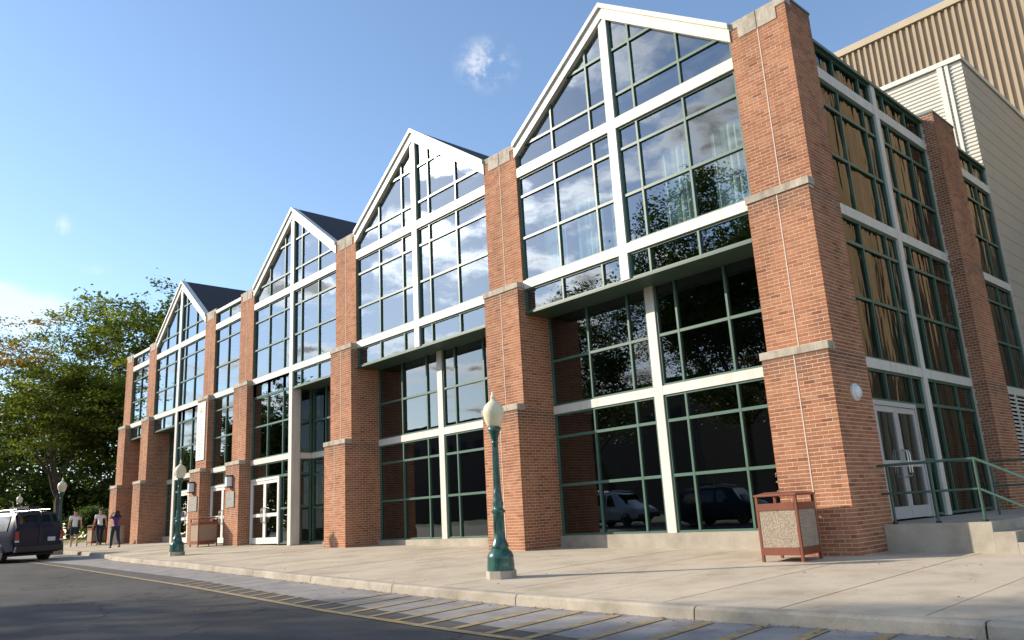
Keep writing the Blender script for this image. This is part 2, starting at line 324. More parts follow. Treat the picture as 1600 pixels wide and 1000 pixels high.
# ------------------------------------------------------------------ geometry helpers
class MB:
    def __init__(s): s.v = []; s.f = []
    def add(s, vs, fs):
        o = len(s.v); s.v += [tuple(p) for p in vs]; s.f += [tuple(i+o for i in f) for f in fs]; return s
    def box(s, x0, x1, y0, y1, z0, z1, T=None):
        vs = [(x, y, z) for z in (z0, z1) for y in (y0, y1) for x in (x0, x1)]
        if T: vs = [T(*p) for p in vs]
        return s.add(vs, [(0, 2, 3, 1), (4, 5, 7, 6), (0, 1, 5, 4), (2, 6, 7, 3), (0, 4, 6, 2), (1, 3, 7, 5)])
    def prism(s, poly, d0, d1, T):
        """poly of (u,z) pushed from depth d0 to d1; T(u,d,z)->world"""
        n = len(poly)
        vs = [T(u, d0, z) for u, z in poly]+[T(u, d1, z) for u, z in poly]
        fs = [tuple(range(n)), tuple(range(2*n-1, n-1, -1))]+[(i, i+n, (i+1) % n+n, (i+1) % n) for i in range(n)]
        return s.add(vs, fs)
    def tube(s, pts, rad, n=8, cap=True):
        rads = rad if isinstance(rad, (list, tuple)) else [rad]*len(pts)
        P = [Vector(p) for p in pts]; o = len(s.v); up_ = Vector((0, 0, 1))
        for i, p in enumerate(P):
            d = (P[min(i+1, len(P)-1)]-P[max(i-1, 0)]).normalized()
            a = d.cross(up_)
            if a.length < .05: a = d.cross(Vector((1, 0, 0)))
            a.normalize(); b = d.cross(a)
            for k in range(n):
                t = 2*PI*k/n; s.v.append(tuple(p+(a*math.cos(t)+b*math.sin(t))*rads[i]))
        for i in range(len(P)-1):
            for k in range(n): s.f.append((o+i*n+k, o+i*n+(k+1) % n, o+(i+1)*n+(k+1) % n, o+(i+1)*n+k))
        if cap: s.f.append(tuple(o+k for k in reversed(range(n)))); s.f.append(tuple(o+(len(P)-1)*n+k for k in range(n)))
        return s
    def lathe(s, prof, n=24, c=(0, 0, 0), flute=None):
        o = len(s.v)
        for r, z in prof:
            for k in range(n):
                a = 2*PI*k/n; rr = r
                if flute and flute[0] < z < flute[1] and k % 2: rr = r*flute[2]
                s.v.append((c[0]+rr*math.cos(a), c[1]+rr*math.sin(a), c[2]+z))
        for i in range(len(prof)-1):
            for k in range(n): s.f.append((o+i*n+k, o+i*n+(k+1) % n, o+(i+1)*n+(k+1) % n, o+(i+1)*n+k))
        s.f.append(tuple(o+k for k in reversed(range(n)))); s.f.append(tuple(o+(len(prof)-1)*n+k for k in range(n)))
        return s
    def mesh(s, name, m, smooth=False):
        me = bpy.data.meshes.new(name); me.from_pydata(s.v, [], s.f); me.materials.append(m)
        if smooth: me.polygons.foreach_set('use_smooth', [True]*len(me.polygons))
        me.update(); return me
    def pieces(s, name, m, parent=None, bevel=0, nv=8):
        # every box or prism added becomes an object of its own
        used = {}
        par = list(range(len(s.v)))
        def find(i):
            while par[i] != i: par[i] = par[par[i]]; i = par[i]
            return i
        for f in s.f:
            for q in f[1:]: par[find(q)] = find(f[0])
        grp = {}
        for f in s.f: grp.setdefault(find(f[0]), []).append(f)
        for fs in grp.values():
            ids = sorted({i for f in fs for i in f}); mp_ = {i: k for k, i in enumerate(ids)}
            q = MB(); q.add([s.v[i] for i in ids], [tuple(mp_[i] for i in f) for f in fs]); q.build(name, m, parent, False, bevel)
    def build(s, name, m, parent=None, smooth=False, bevel=0):
        o = bpy.data.objects.new(name, s.mesh(name, m, smooth)); COL.objects.link(o)
        if parent: o.parent = parent
        if smooth: 
            try: o.data.set_sharp_from_angle(angle=R(38))
            except Exception: pass
        if bevel:
            b = o.modifiers.new('bevel', 'BEVEL'); b.width = bevel; b.segments = 2; b.limit_method = 'ANGLE'
        return o
def link(name, me, parent=None, loc=(0, 0, 0), rz=0):
    o = bpy.data.objects.new(name, me); COL.objects.link(o); o.location = loc; o.rotation_euler = (0, 0, rz)
    if parent: o.parent = parent
    return o
def tag(o, label=None, cat=None, group=None, kind=None):
    if label: o['label'] = label
    if cat: o['category'] = cat
    if group: o['group'] = group
    if kind: o['kind'] = kind
    return o
def thing(name, label, cat, loc=(0, 0, 0), rz=0, group=None):
    o = bpy.data.objects.new(name, None); COL.objects.link(o); o.location = loc; o.rotation_euler = (0, 0, rz); o.empty_display_size = .2
    return tag(o, label, cat, group)
def dup(root, loc, rz, label, group=None):
    r = root.copy(); COL.objects.link(r); r.location = loc; r.rotation_euler = (0, 0, rz); r['label'] = label
    if group: r['group'] = group
    for ch in list(root.children):
        c = ch.copy(); COL.objects.link(c); c.parent = r
        for g in list(ch.children):
            d = g.copy(); COL.objects.link(d); d.parent = c
    return r
def clip(poly, a, b, c):
    """keep a*u+b*z<=c"""
    outp = []
    for i in range(len(poly)):
        p, q = poly[i], poly[(i+1) % len(poly)]
        dp, dq = a*p[0]+b*p[1]-c, a*q[0]+b*q[1]-c
        if dp <= 0: outp.append(p)
        if (dp < 0 < dq) or (dq < 0 < dp):
            t = dp/(dp-dq); outp.append((p[0]+(q[0]-p[0])*t, p[1]+(q[1]-p[1])*t))
    return outp
def rect(u0, u1, z0, z1): return [(u0, z0), (u1, z0), (u1, z1), (u0, z1)]
FRONT = lambda u, d, z: (u, d, z)              # outside is -Y
SIDE = lambda u, d, z: (-.3-d, u, z)           # outside is +X, u runs along +Y

def Gz(X, Y):
    return -.06-.0165*min(max(X, -60), 14)+.02*(max(min(Y, 0), -14)+.434)
def interp(tab, x):
    if x <= tab[0][0]: return tab[0][1]
    for (a, b), (c, d) in zip(tab, tab[1:]):
        if x <= c:
            t = (x-a)/(c-a); return b+(d-b)*t
    return tab[-1][1]
KERB = [(-70, -3.6), (-40, -3.7), (-30, -3.85), (-27, -4.1), (-24, -4.55), (-21.8, -4.74), (-15.85, -5.02), (-8.8, -5.55), (-5.2, -5.80), (-2.2, -5.90), (.6, -5.80), (3.4, -5.52), (12, -5.3)]
YL = [(-70, -5.9), (-30, -6.1), (-22.9, -6.32), (-10.6, -6.98), (-4.5, -7.45), (-1.5, -7.56), (12, -7.6)]
GE = [(-70, -5.5), (-22, -5.85), (-12.5, -6.25), (-6.9, -6.78), (-2.75, -7.10), (.14, -7.22), (12, -7.28)]
kY = lambda x: interp(KERB, x)

# ------------------------------------------------------------------ ground, road, kerb, pavement
def sheet(xs, yf, off, name, m, parent=None, kind='structure'):
    mb = MB(); rows = []
    for x in xs:
        ys = yf(x); rows.append(len(ys)); mb.v += [(x, y, Gz(x, y)+off) for y in ys]
    n = rows[0]
    for i in range(len(xs)-1):
        for j in range(n-1): mb.f.append((i*n+j, (i+1)*n+j, (i+1)*n+j+1, i*n+j+1))
    o = mb.build(name, m, parent)
    if kind and not parent: o['kind'] = kind
    return o
def lin(a, b, n): return [a+(b-a)*i/(n-1) for i in range(n)]
XS = [-900, -400, -200, -120]+lin(-90, 14, 53)+[40, 120, 400, 900]
YS = [-900, -300, -120, -60, -40, -14, -6, 0, 20, 60, 140, 400, 900]
sheet(XS, lambda x: YS, -.30, 'ground', M['ground'])
XR = [-300, -120]+lin(-70, 12, 83)+[60, 150]
sheet(XR, lambda x: [-24, -18, -14, -10, -8, kY(x)-.5, kY(x)+.02], -.14, 'road', M['asphalt'])
gut = sheet(lin(-45, 12, 58), lambda x: [interp(GE, x), kY(x)-.06, kY(x)+.02], -.136, 'gutter', M['gutter'])
sheet(lin(-30, 12, 43), lambda x: [interp(YL, x)+.04, interp(GE, x)-.005], -.1355, 'asphalt_strip', M['strip'])
ln = sheet(lin(-30, 12, 85), lambda x: [interp(YL, x)-.055, interp(YL, x)+.055], -.131, 'kerb_line_marking', M['yellow'])
hb = MB()
x = -11.8; k = 0
while x < 8:
    full = x > -5.6
    y0, y1 = interp(YL, x)+.056, (kY(x)-.10 if full else interp(GE, x)+.02)
    n_ = 5; sl_ = .10
    for i in range(n_):
        a, b = y0+(y1-y0)*i/n_, y0+(y1-y0)*(i+1)/n_
        xa, xb = x+sl_*(1-(a-y0)/(y1-y0)), x+sl_*(1-(b-y0)/(y1-y0))
        w = .066
        hb.add([(xa-w, a, Gz(xa, a)-.130), (xa+w, a, Gz(xa, a)-.130), (xb+w, b, Gz(xb, b)-.130), (xb-w, b, Gz(xb, b)-.130)], [(0, 1, 2, 3)])
    x += .60
o = hb.build('hatch_marking', M['yellow']); o['kind'] = 'structure'
# kerb in lengths between joints
kerb = bpy.data.objects.new('kerb', None); COL.objects.link(kerb); kerb['kind'] = 'structure'
joints = [12, 9, 6.2, 3.35, .57, -2.18, -5.24, -8.3, -11.3, -14.3, -17.3, -20.3, -23.2, -26, -29, -32, -35, -38, -41, -44, -47, -50, -53, -56]
for a, b in zip(joints[1:], joints):
    mb = MB(); n_ = 5; g = .009
    xs_ = lin(a+g, b-g, n_)
    prof = [(-.03, -.20), (-.004, -.03), (.016, -.006), (.045, .002), (.15, .003), (.15, -.20)]
    for xx in xs_: mb.v += [(xx, kY(xx)+p, Gz(xx, kY(xx))+q) for p, q in prof]
    m_ = len(prof)
    for i in range(n_-1):
        for j in range(m_): mb.f.append((i*m_+j, (i+1)*m_+j, (i+1)*m_+(j+1) % m_, i*m_+(j+1) % m_))
    mb.f.append(tuple(range(m_))); mb.f.append(tuple((n_-1)*m_+j for j in reversed(range(m_))))
    ks = mb.build('kerb_stone', M['kerb'], kerb)
# pavement slabs
pave = sheet(lin(-60, 12, 73), lambda x: [kY(x)+.01, -3, 0, 6], -.035, 'pavement', M['joint'])
JX = [.06+1.38*i for i in range(-40, 9)]
for a, b in zip(JX, JX[1:]):
    ytop = 5.5 if b > 0 else 1.6
    for (ya, yb) in ((None, ytop),):
        g = .011; mb = MB(); xs_ = [a+g, (a+b)/2, b-g]
        jit = random.uniform(-.003, .003)
        ys_ = lambda xx: [kY(xx)+.158, -3, -.434, yb]
        for top in (1, 0):
            for xx in xs_:
                for yy in ys_(xx): mb.v.append((xx, yy, Gz(xx, yy)+(jit if top else -.06)))
        for i in range(2):
            for j in range(3):
                mb.f.append((i*4+j, (i+1)*4+j, (i+1)*4+j+1, i*4+j+1))
        ring = [0, 1, 2, 3, 7, 11, 10, 9, 8, 4]
        for i in range(len(ring)):
            p, q = ring[i], ring[(i+1) % len(ring)]; mb.f.append((p, q, q+12, p+12))
        mb.build('slab', M['walk'], pave)
# leaf litter and grit along the kerb
lm = MB()
for i in range(900):
    xx = random.uniform(-26, 9)
    if random.random() < .75: yy = kY(xx)-.05-abs(random.gauss(0, .05))*(1 if random.random() < .8 else 5); z = Gz(xx, yy)-.128
    else: yy = random.uniform(kY(xx)+.2, -.2) if random.random() < .4 else random.uniform(-12, -6.2); z = Gz(xx, yy)+(.006 if yy > kY(xx) else -.126)
    s = random.uniform(.010, .032); a = random.uniform(0, 6.28)
    p = [Vector((math.cos(a+t)*s*q, math.sin(a+t)*s*q, random.uniform(0, .012))) for t, q in ((0, 1), (1.3, .6), (3.1, 1), (4.6, .6))]
    lm.add([(xx+v.x, yy+v.y, z+v.z) for v in p], [(0, 1, 2, 3)])
tag(lm.build('leaf_litter', M['litter']), 'small brown fallen leaves scattered along the kerb and pavement', 'leaves', kind='stuff')

# ------------------------------------------------------------------ main building
BLD = thing('brick_building', 'long brick and glass hall with four white glazed gables between stepped brick piers', 'building')
PIERS = dict(A=(-39.386, -38.278), B=(-35.759, -34.685), C=(-28.422, -27.291), D=(-24.717, -23.459), E=(-17.007, -15.721), F=(-9.062, -7.782), G=(-1.242, 0.0))
Z1, Z2, ZT = 6.573, 3.48, 10.436
BRICKS = []                                     # (center, axis 'x'/'y', outward sign, width, height)
CP = .0677
def brick_face(axis, fixed, sgn, a, b, z0, z1, n=None, off=0):
    """brick rectangle: axis 'x': runs along X at Y=fixed, outward sgn*Y"""
    W_ = b-a; n = n or max(1, round(W_/.203)); p = W_/n
    k0 = math.floor((z0+1)/CP); k = k0
    while True:
        za, zb = -1+k*CP+.006, -1+(k+1)*CP-.006
        k += 1
        if za >= z1-.02: break
        za, zb = max(za, z0), min(zb, z1)
        if zb-za < .02: continue
        x0 = a
        cuts = [a]+([a+p/2+p*i for i in range(n)] if (k+off) % 2 else [a+p*i for i in range(1, n)])+[b]
        for c0, c1 in zip(cuts, cuts[1:]):
            g0 = .006 if c0 > a+1e-6 else -.004; g1 = .006 if c1 < b-1e-6 else -.004
            BRICKS.append(((c0+g0+c1-g1)/2, (za+zb)/2, axis, fixed, sgn, (c1-g1)-(c0+g0), zb-za))
def stone_poly(mb, poly, d0, d1): mb.prism(poly, d0, d1, FRONT)
for nme, (l, r) in PIERS.items():
    gr = Gz((l+r)/2, -.4)-.25; yb = 1.006
    core = MB(); core.box(l, r, 0, yb, gr, ZT-.012); core.box(l, r, -.203, -.0005, gr, Z1-.15); core.box(l, r, -.434, -.2035, gr, Z2-.14)
    pier = core.build('brick_pier', M['mortar'], BLD)
    for (y0, y1, zt, h) in ((-.232, -.002, Z1, .15), (-.462, -.208, Z2, .14)):
        MB().box(l-.03, r+.03, y0, y1, zt-h, zt).build('ledge_stone', M['stone'], pier, bevel=.008)
    m_ = (l+r)/2; w = r-l
    for s in (-1, 1):                           # two L-shaped cap stones with brick toothing below their outer ends
        pol = [(m_+s*.012, ZT-.40), (m_+s*(w*.5-.20), ZT-.40), (m_+s*(w*.5-.20), ZT-.15), (m_+s*(w*.5+.012), ZT-.15), (m_+s*(w*.5+.012), ZT), (m_+s*.012, ZT)]
        if s > 0: pol = pol[::-1]
        mb = MB(); mb.prism(pol, -.016, .22, FRONT); mb.build('cap_stone', M['stone'], pier)
    MB().box(l-.02, r+.02, .221, yb+.02, ZT-.011, ZT+.035).build('coping', M['coping'], pier)
    for (y, z0, z1_) in ((-.0095, Z1+.005, ZT-.41), (-.2125, Z2+.005, Z1-.16), (-.4435, gr, Z2-.15)):
        MB().box(m_-.009, m_+.009, y, y+.012, z0, z1_).build('expansion_joint', M['caulk'], pier)
    # brick faces
    for a, b in ((l, l+.2), (r-.2, r)): brick_face('x', 0, -1, a, b, ZT-.40, ZT-.155, 1)
    brick_face('x', 0, -1, l, r, Z1, ZT-.40, 6); brick_face('x', -.203, -1, l, r, Z2, Z1-.15, 6); brick_face('x', -.434, -1, l, r, gr, Z2-.14, 6)
    for X, s in ((r, 1), (l, -1)):
        c1_, c2_ = (math.floor((Z1-.15+1)/CP)*CP-1, math.floor((Z2-.14+1)/CP)*CP-1)
        brick_face('y', X, s, 0, yb, c1_, ZT-.012, 5, 1)
        brick_face('y', X, s, -.203, yb, c2_, c1_, 6, 1)
        brick_face('y', X, s, -.434, yb, gr, c2_, 7, 1)
    PIERS[nme] = (l, r, pier)
# side wall piers (X from -.3 to 0)
SP = MB().box(-.9, 0, 7.587, 9.058, -.5, ZT-.02).build('brick_pier', M['mortar'], BLD)
brick_face('x', 7.587, -1, -.30, 0, -.3, ZT-.03, 2); brick_face('y', 0, 1, 7.587, 9.058, -.3, ZT-.03, 7, 1)
MB().box(-.92, .02, 7.57, 9.08, ZT-.019, ZT+.03).build('coping', M['coping'], SP)
# emit bricks: the largest 300 singly on the near pier, the rest as one mass
def bsize(b):
    u, z, ax, fx, s, w, h = b
    p = Vector((u, fx, z)) if ax == 'x' else Vector((fx, u, z)); nrm = Vector((0, s, 0)) if ax == 'x' else Vector((s, 0, 0))
    d = CAM-p; c = max(0, d.normalized().dot(nrm))
    return c*w*h/d.length_squared
vis = [b for b in BRICKS if b[1] > -.02 and (b[2] == 'x' and -1.3 < b[0] < .01 and b[3] < .5 or b[2] == 'y' and b[3] == 0 and b[0] < 1.1)]
vis.sort(key=bsize, reverse=True); single = set(vis[:300])
bm_cache = {}
def brick_geo(ax, s, w, h, c=(0, 0, 0)):
    d = .0035
    if ax == 'x': vs = [(c[0]+x*w/2, c[1]+s*y, c[2]+z*h/2) for y in (-.004, d) for z in (-1, 1) for x in (-1, 1)]
    else: vs = [(c[0]+s*y, c[1]+x*w/2, c[2]+z*h/2) for y in (-.004, d) for z in (-1, 1) for x in (-1, 1)]
    fs = [(4, 5, 7, 6), (0, 1, 5, 4), (3, 2, 6, 7), (1, 3, 7, 5), (2, 0, 4, 6)]
    if (ax == 'x') == (s > 0): fs = [f[::-1] for f in fs]
    return vs, fs
mass = MB(); gp = PIERS['G'][2]
for b in BRICKS:
    u, z, ax, fx, s, w, h = b
    jit = random.uniform(-.0015, .0015)*s
    c = (u, fx+jit, z) if ax == 'x' else (fx+jit, u, z)
    if b in single:
        key = (ax, s, round(w, 3), round(h, 3))
        if key not in bm_cache:
            mb = MB(); mb.add(*brick_geo(ax, s, w, h)); bm_cache[key] = mb.mesh('brick', M['brick'])
        link('brick', bm_cache[key], gp, c)
    else: mass.add(*brick_geo(ax, s, w, h, c))
bw = mass.build('brickwork', M['brick'], BLD); bw['kind'] = 'stuff'

# --- glazed bays
GZ = dict(w1=(9.45, 9.70), w2=(6.40, 6.62), w3=(3.26, 3.46))
APEX, EAVE = 12.82, 10.46
def bars(mb, segs, d0, d1, T):
    for s_ in segs: mb.box(s_[0], s_[1], d0, d1, s_[2], s_[3], T)
def pane_grid(us, zs, skip=None):
    return [(us[i], us[i+1], zs[j], zs[j+1]) for i in range(len(us)-1) for j in range(len(zs)-1)]
def glaze_region(bay, T, rects, m, clips=(), d=.10, tilt=.0012):
    """rects: list of clear openings u0,u1,z0,z1"""
    for (a, b, z0, z1_) in rects:
        if b-a < .03 or z1_-z0 < .03: continue
        pol = rect(a, b, z0, z1_)
        for c in clips: pol = clip(pol, *c)
        if len(pol) < 3: continue
        us = [p[0] for p in pol]; zs = [p[1] for p in pol]
        if max(us)-min(us) < .05 or max(zs)-min(zs) < .05: continue
        cu, cz = sum(us)/len(us), sum(zs)/len(zs); tu, tz = random.gauss(0, tilt), random.gauss(0, tilt)
        mb = MB(); mb.add([T(u, d+(u-cu)*tu+(z-cz)*tz, z) for u, z in pol], [tuple(range(len(pol)))])
        mb.build('pane', m, bay)
def region(bay, gm, T, l, r, rows, verts, m, glassm, clips=(), dg=(.05, .15), d=.10, half=.025, edge=.05):
    """green grid filling l..r with horizontal lines rows (first and last are the borders) and inner verticals"""
    us = [l]+verts+[r]
    z0, z1_ = rows[0], rows[-1]
    def put(pol):
        for c in clips: pol = clip(pol, *c)
        if len(pol) > 2: gm.prism(pol, dg[0], dg[1], T)
    eps = .0006
    for i, u in enumerate(us):
        a, b = (u, u+edge) if i == 0 else (u-edge, u) if i == len(us)-1 else (u-half, u+half)
        put(rect(a, b, z0, z1_))
    zr = []
    for j, z in enumerate(rows):
        a, b = (z, z+.045) if j == 0 else (z-.045, z) if j == len(rows)-1 else (z-.032, z+.032)
        zr.append((a, b))
        for i in range(len(us)-1):
            ua = us[i]+(edge if i == 0 else half)+eps; ub = us[i+1]-(edge if i == len(us)-2 else half)-eps
            pol = rect(ua, ub, a, b)
            for c in clips: pol = clip(pol, *c)
            if len(pol) > 2: gm.prism(pol, dg[0]+.004, dg[1]-.004, T)
    rects = []
    for i in range(len(us)-1):
        ua = us[i]+(edge if i == 0 else half)-.004; ub = us[i+1]-(edge if i == len(us)-2 else half)+.004
        for j in range(len(rows)-1): rects.append((ua, ub, zr[j][1]-.004, zr[j+1][0]+.004))
    glaze_region(bay, T, rects, glassm, clips, d)
def offs(l, r, m_):
    s = (r-l)/2; k = s/3.27
    return [m_-1.95*k, m_-.68*k], [m_+.68*k, m_+1.95*k]
MW = .118
def upper_bay(l, r, gable):
    m_ = (l+r)/2; wm = MB(); gm = MB(); L, Rr = offs(l, r, m_)
    bay = bpy.data.objects.new('glazed_bay', None); COL.objects.link(bay); bay.parent = BLD
    e = .012; lo, hi = l+e, r-e
    # white cross members (butted against the centre mullion)
    zb = 5.80
    if gable:
        wm.box(m_-MW, m_+MW, .0, .13, zb, 12.45)
        for a, b in ((lo, m_-MW-.001), (m_+MW+.001, hi)):
            for k in ('w1', 'w2'): wm.box(a, b, .004, .134, *GZ[k])
        sl_ = (APEX-EAVE)/(m_-l)                       # rake
        c1 = (-sl_, 1.0, EAVE-sl_*l-.40); c2 = (sl_, 1.0, EAVE+sl_*r-.40)
        for (a, b) in ((lo, m_-MW), (m_+MW, hi)):
            V = L if b < m_ else Rr
            region(bay, gm, FRONT, a, b, [GZ['w1'][1], 10.30, 11.48, 12.6], V, None, M['glass'], (c1, c2))
            region(bay, gm, FRONT, a, b, [GZ['w2'][1], 7.76, 8.90, GZ['w1'][0]], V, None, M['glass'])
            region(bay, gm, FRONT, a, b, [zb, GZ['w2'][0]], V, None, M['glass'])
        # rake boards: broad inner board, thinner outer lip
        for s in (-1, 1):
            ue = l-.02 if s < 0 else r+.02
            def ln_(off, u): return APEX-off-sl_*abs(u-m_)
            for (o0, o1, d0, d1) in ((.13, .42, -.03, .16), (.0, .128, -.085, .16)):
                pol = [(m_, ln_(o0, m_)), (m_, ln_(o1, m_)), (ue, ln_(o1, ue)), (ue, ln_(o0, ue))]
                if s > 0: pol = pol[::-1]
                wm.prism(pol, d0, d1, FRONT)
        # dark roof behind
        rf = MB(); t_ = .0
        for s in (-1, 1):
            ue = l if s < 0 else r
            pol = [(m_, APEX-.02), (ue, APEX-.02-sl_*abs(ue-m_)), (ue, APEX-.14-sl_*abs(ue-m_)), (m_, APEX-.14)]
            if s > 0: pol = pol[::-1]
            rf.prism(pol, .165, 12.0, FRONT)
        rf.build('roof', M['shingle'], BLD)
    else:
        wm.box(lo, hi, .004, .134, *GZ['w1']); wm.box(lo, hi, .004, .134, *GZ['w2']); wm.box(lo, hi, -.01, .15, 10.20, 10.34)
        region(bay, gm, FRONT, lo, hi, [GZ['w1'][1], 10.20], [m_], None, M['glass'])
        region(bay, gm, FRONT, lo, hi, [GZ['w2'][1], 7.76, 8.90, GZ['w1'][0]], [m_], None, M['glass'])
    wm.pieces('white_beam', M['white'], bay)
    return bay, gm, m_, L, Rr
def sill(bay, a, b, y0, y1, top):
    MB().box(a, b, y0, y1, Gz((a+b)/2, 0)-.3, top).build('concrete_sill', M['wallconc'], bay)
def recess_low(bay, gm, a, b, m_, V, yr=.82, mull=True):
    """lower glazing set back at yr, between a and b"""
    T = lambda u, d, z: (u, yr+d-.05, z)
    z0 = .335
    zb = max(z0, Gz((a+b)/2, 0)+.10)
    wm = MB(); 
    spans = []
    if mull:
        wm.box(m_-MW, m_+MW, -.03+yr, yr+.10, zb, 5.798)
        spans = [(a, m_-MW, V[0]), (m_+MW, b, V[1])]
    else: spans = [(a, b, V)]
    for (p, q, vv) in spans:
        wm.box(p, q-.001, -.026+yr, yr+.096, *GZ['w3'])
        region(bay, gm, T, p, q, [zb, 1.52, 2.69, GZ['w3'][0]], vv, None, M['glass_low'])
        region(bay, gm, T, p, q, [GZ['w3'][1], 4.60, 5.80], vv, None, M['glass_low'])
    wm.pieces('white_beam', M['white'], bay)
    sill(bay, a, b, yr-.09, yr+.12, zb)
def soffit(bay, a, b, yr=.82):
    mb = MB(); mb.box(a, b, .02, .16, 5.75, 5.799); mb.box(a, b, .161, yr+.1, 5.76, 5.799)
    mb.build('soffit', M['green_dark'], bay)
def door(a, b, T, z0, z1_, metal, leaf_n=2, label=None, parent=BLD, lean=True):
    """double door between u=a..b on a glazing plane"""
    fr = MB(); d0, d1 = .0, .14; fw_ = .06
    fr.box(a, a+fw_, d0, d1, z0, z1_, T); fr.box(b-fw_, b, d0, d1, z0, z1_, T); fr.box(a+fw_+.0005, b-fw_-.0005, d0, d1, z1_-.09, z1_, T)
    root = fr.build('entrance_door', metal, parent)
    if label: root['label'] = label
    n = leaf_n; w = (b-a-2*fw_)/n
    for i in range(n):
        p = a+fw_+i*w+.006; q = p+w-.012; lf = MB(); s = .095
        zt = z1_-.10
        lf.box(p, p+s, .02, .065, z0+.02, zt, T); lf.box(q-s, q, .02, .065, z0+.02, zt, T)
        for (za, zb_) in ((z0+.02, z0+.24), (z0+.98, z0+1.10), (zt-.11, zt)): lf.box(p+s+.0005, q-s-.0005, .022, .063, za, zb_, T)
        lf.pieces('door_rail', metal, root)
        for (za, zb_) in ((z0+.235, z0+.985), (z0+1.095, zt-.105)):
            pm = MB(); pm.add([T(u, .045, z) for u, z in rect(p+s-.004, q-s+.004, za, zb_)], [(0, 1, 2, 3)]); pm.build('pane', M['glass_low'], root)
        hx = q-.05 if i == 0 else p+.05
        if n == 1: hx = q-.05
        hm = MB(); hm.tube([T(hx, .02, z0+.78), T(hx, -.07, z0+.80), T(hx, -.085, z0+.86), T(hx, -.085, z0+1.22), T(hx, -.07, z0+1.28), T(hx, .02, z0+1.30)], .014, 8)
        hm.build('handle', M['steel'], root, smooth=True)
    return root
def full_low(bay, gm, a, b, verts, doors, zb, yoff=0):
    """full-height glazing flush with the upper wall, from ground to w2"""
    T = lambda u, d, z: (u, d+yoff, z); wm = MB()
    wm.box(a, b, .004+yoff, .134+yoff, *GZ['w3'])
    region(bay, gm, T, a, b, [GZ['w3'][1], 4.70, 5.86, GZ['w2'][0]], verts, None, M['glass_low'])
    region(bay, gm, T, a, b, [2.72, GZ['w3'][0]], verts, None, M['glass_low'])
    wm.pieces('white_beam', M['white'], bay)
    da, db, lab = doors
    door(da, db, T, zb, 2.715, M['door_white'], 2, lab)
    for (p, q) in ((a, da), (db, b)):
        if q-p > .12: region(bay, gm, T, p, q, [zb, 1.56, 2.72], [], None, M['glass_low'])
P = PIERS
# bay F-G and E-F: recessed below
for a, b in (('F', 'G'), ('E', 'F')):
    l, r = P[a][1], P[b][0]
    bay, gm, m_, L, Rr = upper_bay(l, r, True); soffit(bay, l+.001, r-.001)
    recess_low(bay, gm, l+.012, r-.012, m_, (L, Rr))
    gm.build('green_mullions', M['green'], bay)
    tag(bay, 'gabled glass bay nearest the corner with pale curtains upstairs' if a == 'F' else 'gabled glass bay reflecting bright clouds, second from the corner')
# bay D-E: left half flush with doors, right half recessed with a return
l, r = P['D'][1], P['E'][0]
bay, gm, m_, L, Rr = upper_bay(l, r, True)
zb = Gz(-22, 0)+.02
full_low(bay, gm, l+.012, m_-MW, L, (l+.08, l+2.42, 'white double door beside the recessed corner'), zb)
def column(bay, x0, x1, y0, y1, z0, z1_):
    MB().box(x0, x1, y0, y1, z0, z1_).build('white_column', M['white'], bay)
column(bay, m_-MW, m_+MW, .0, .34, zb-.05, 5.799)
soffit(bay, m_+MW+.001, r-.001)
RET = lambda X: (lambda u, d, z: (X-d+.1, u, z))
region(bay, gm, RET(m_+MW-.06), .345, .80, [zb+.02, 1.60, 2.75, GZ['w3'][0]], [], None, M['glass_low'])
region(bay, gm, RET(m_+MW-.06), .345, .80, [GZ['w3'][1], 4.65, 5.80], [], None, M['glass_low'])
MB().box(m_+.02, m_+MW, .345, .80, *GZ['w3']).build('white_transom', M['white'], bay)
recess_low(bay, gm, m_+.14, r-.012, None, [m_+1.08, m_+1.95+.1], mull=False)
gm.build('green_mullions', M['green'], bay); tag(bay, 'gabled glass bay with a white double door under its left half')
# bay C-D narrow
l, r = P['C'][1], P['D'][0]
bay, gm, m_, L, Rr = upper_bay(l, r, False)
zb = Gz(-26, 0)+.02
full_low(bay, gm, l+.012, r-.012, [m_], (l+.08, r-.10, 'white double door in the narrow bay behind the brown cabinet bin'), zb)
gm.build('green_mullions', M['green'], bay); tag(bay, 'narrow flat-topped glass bay between the middle piers')
# bay B-C: mirrored
l, r = P['B'][1], P['C'][0]
bay, gm, m_, L, Rr = upper_bay(l, r, True)
zb = Gz(-30, 0)+.02
full_low(bay, gm, m_+MW, r-.012, Rr, (r-2.42, r-.08, 'white double door partly behind the second street lamp'), zb)
column(bay, m_-MW, m_+MW, .0, .30, zb-.05, 5.799)
soffit(bay, l+.001, m_-MW-.001)
recess_low(bay, gm, l+.012, m_-.14, None, [m_-1.95, m_-1.08], mull=False)
region(bay, gm, (lambda X: (lambda u, d, z: (X+d-.1, u, z)))(m_-MW+.06), .305, .80, [zb+.02, 1.60, 2.75, GZ['w3'][0]], [], None, M['glass_low'])
region(bay, gm, (lambda X: (lambda u, d, z: (X+d-.1, u, z)))(m_-MW+.06), .305, .80, [GZ['w3'][1], 4.65, 5.80], [], None, M['glass_low'])
gm.build('green_mullions', M['green'], bay); tag(bay, 'farthest gabled glass bay, half hidden behind the second street lamp')
# bay A-B narrow recessed
l, r = P['A'][1], P['B'][0]
bay, gm, m_, L, Rr = upper_bay(l, r, False)
region(bay, gm, FRONT, l+.012, r-.012, [5.80, GZ['w2'][0]], [m_], None, M['glass'])
soffit(bay, l+.001, r-.001); recess_low(bay, gm, l+.012, r-.012, None, [m_], mull=False)
gm.build('green_mullions', M['green'], bay); tag(bay, 'narrow flat-topped glass bay at the far end')
MB().box(-34.4, -33.2, .60, .70, .4, .78).build('floor_vent', M['wallconc'], BLD)

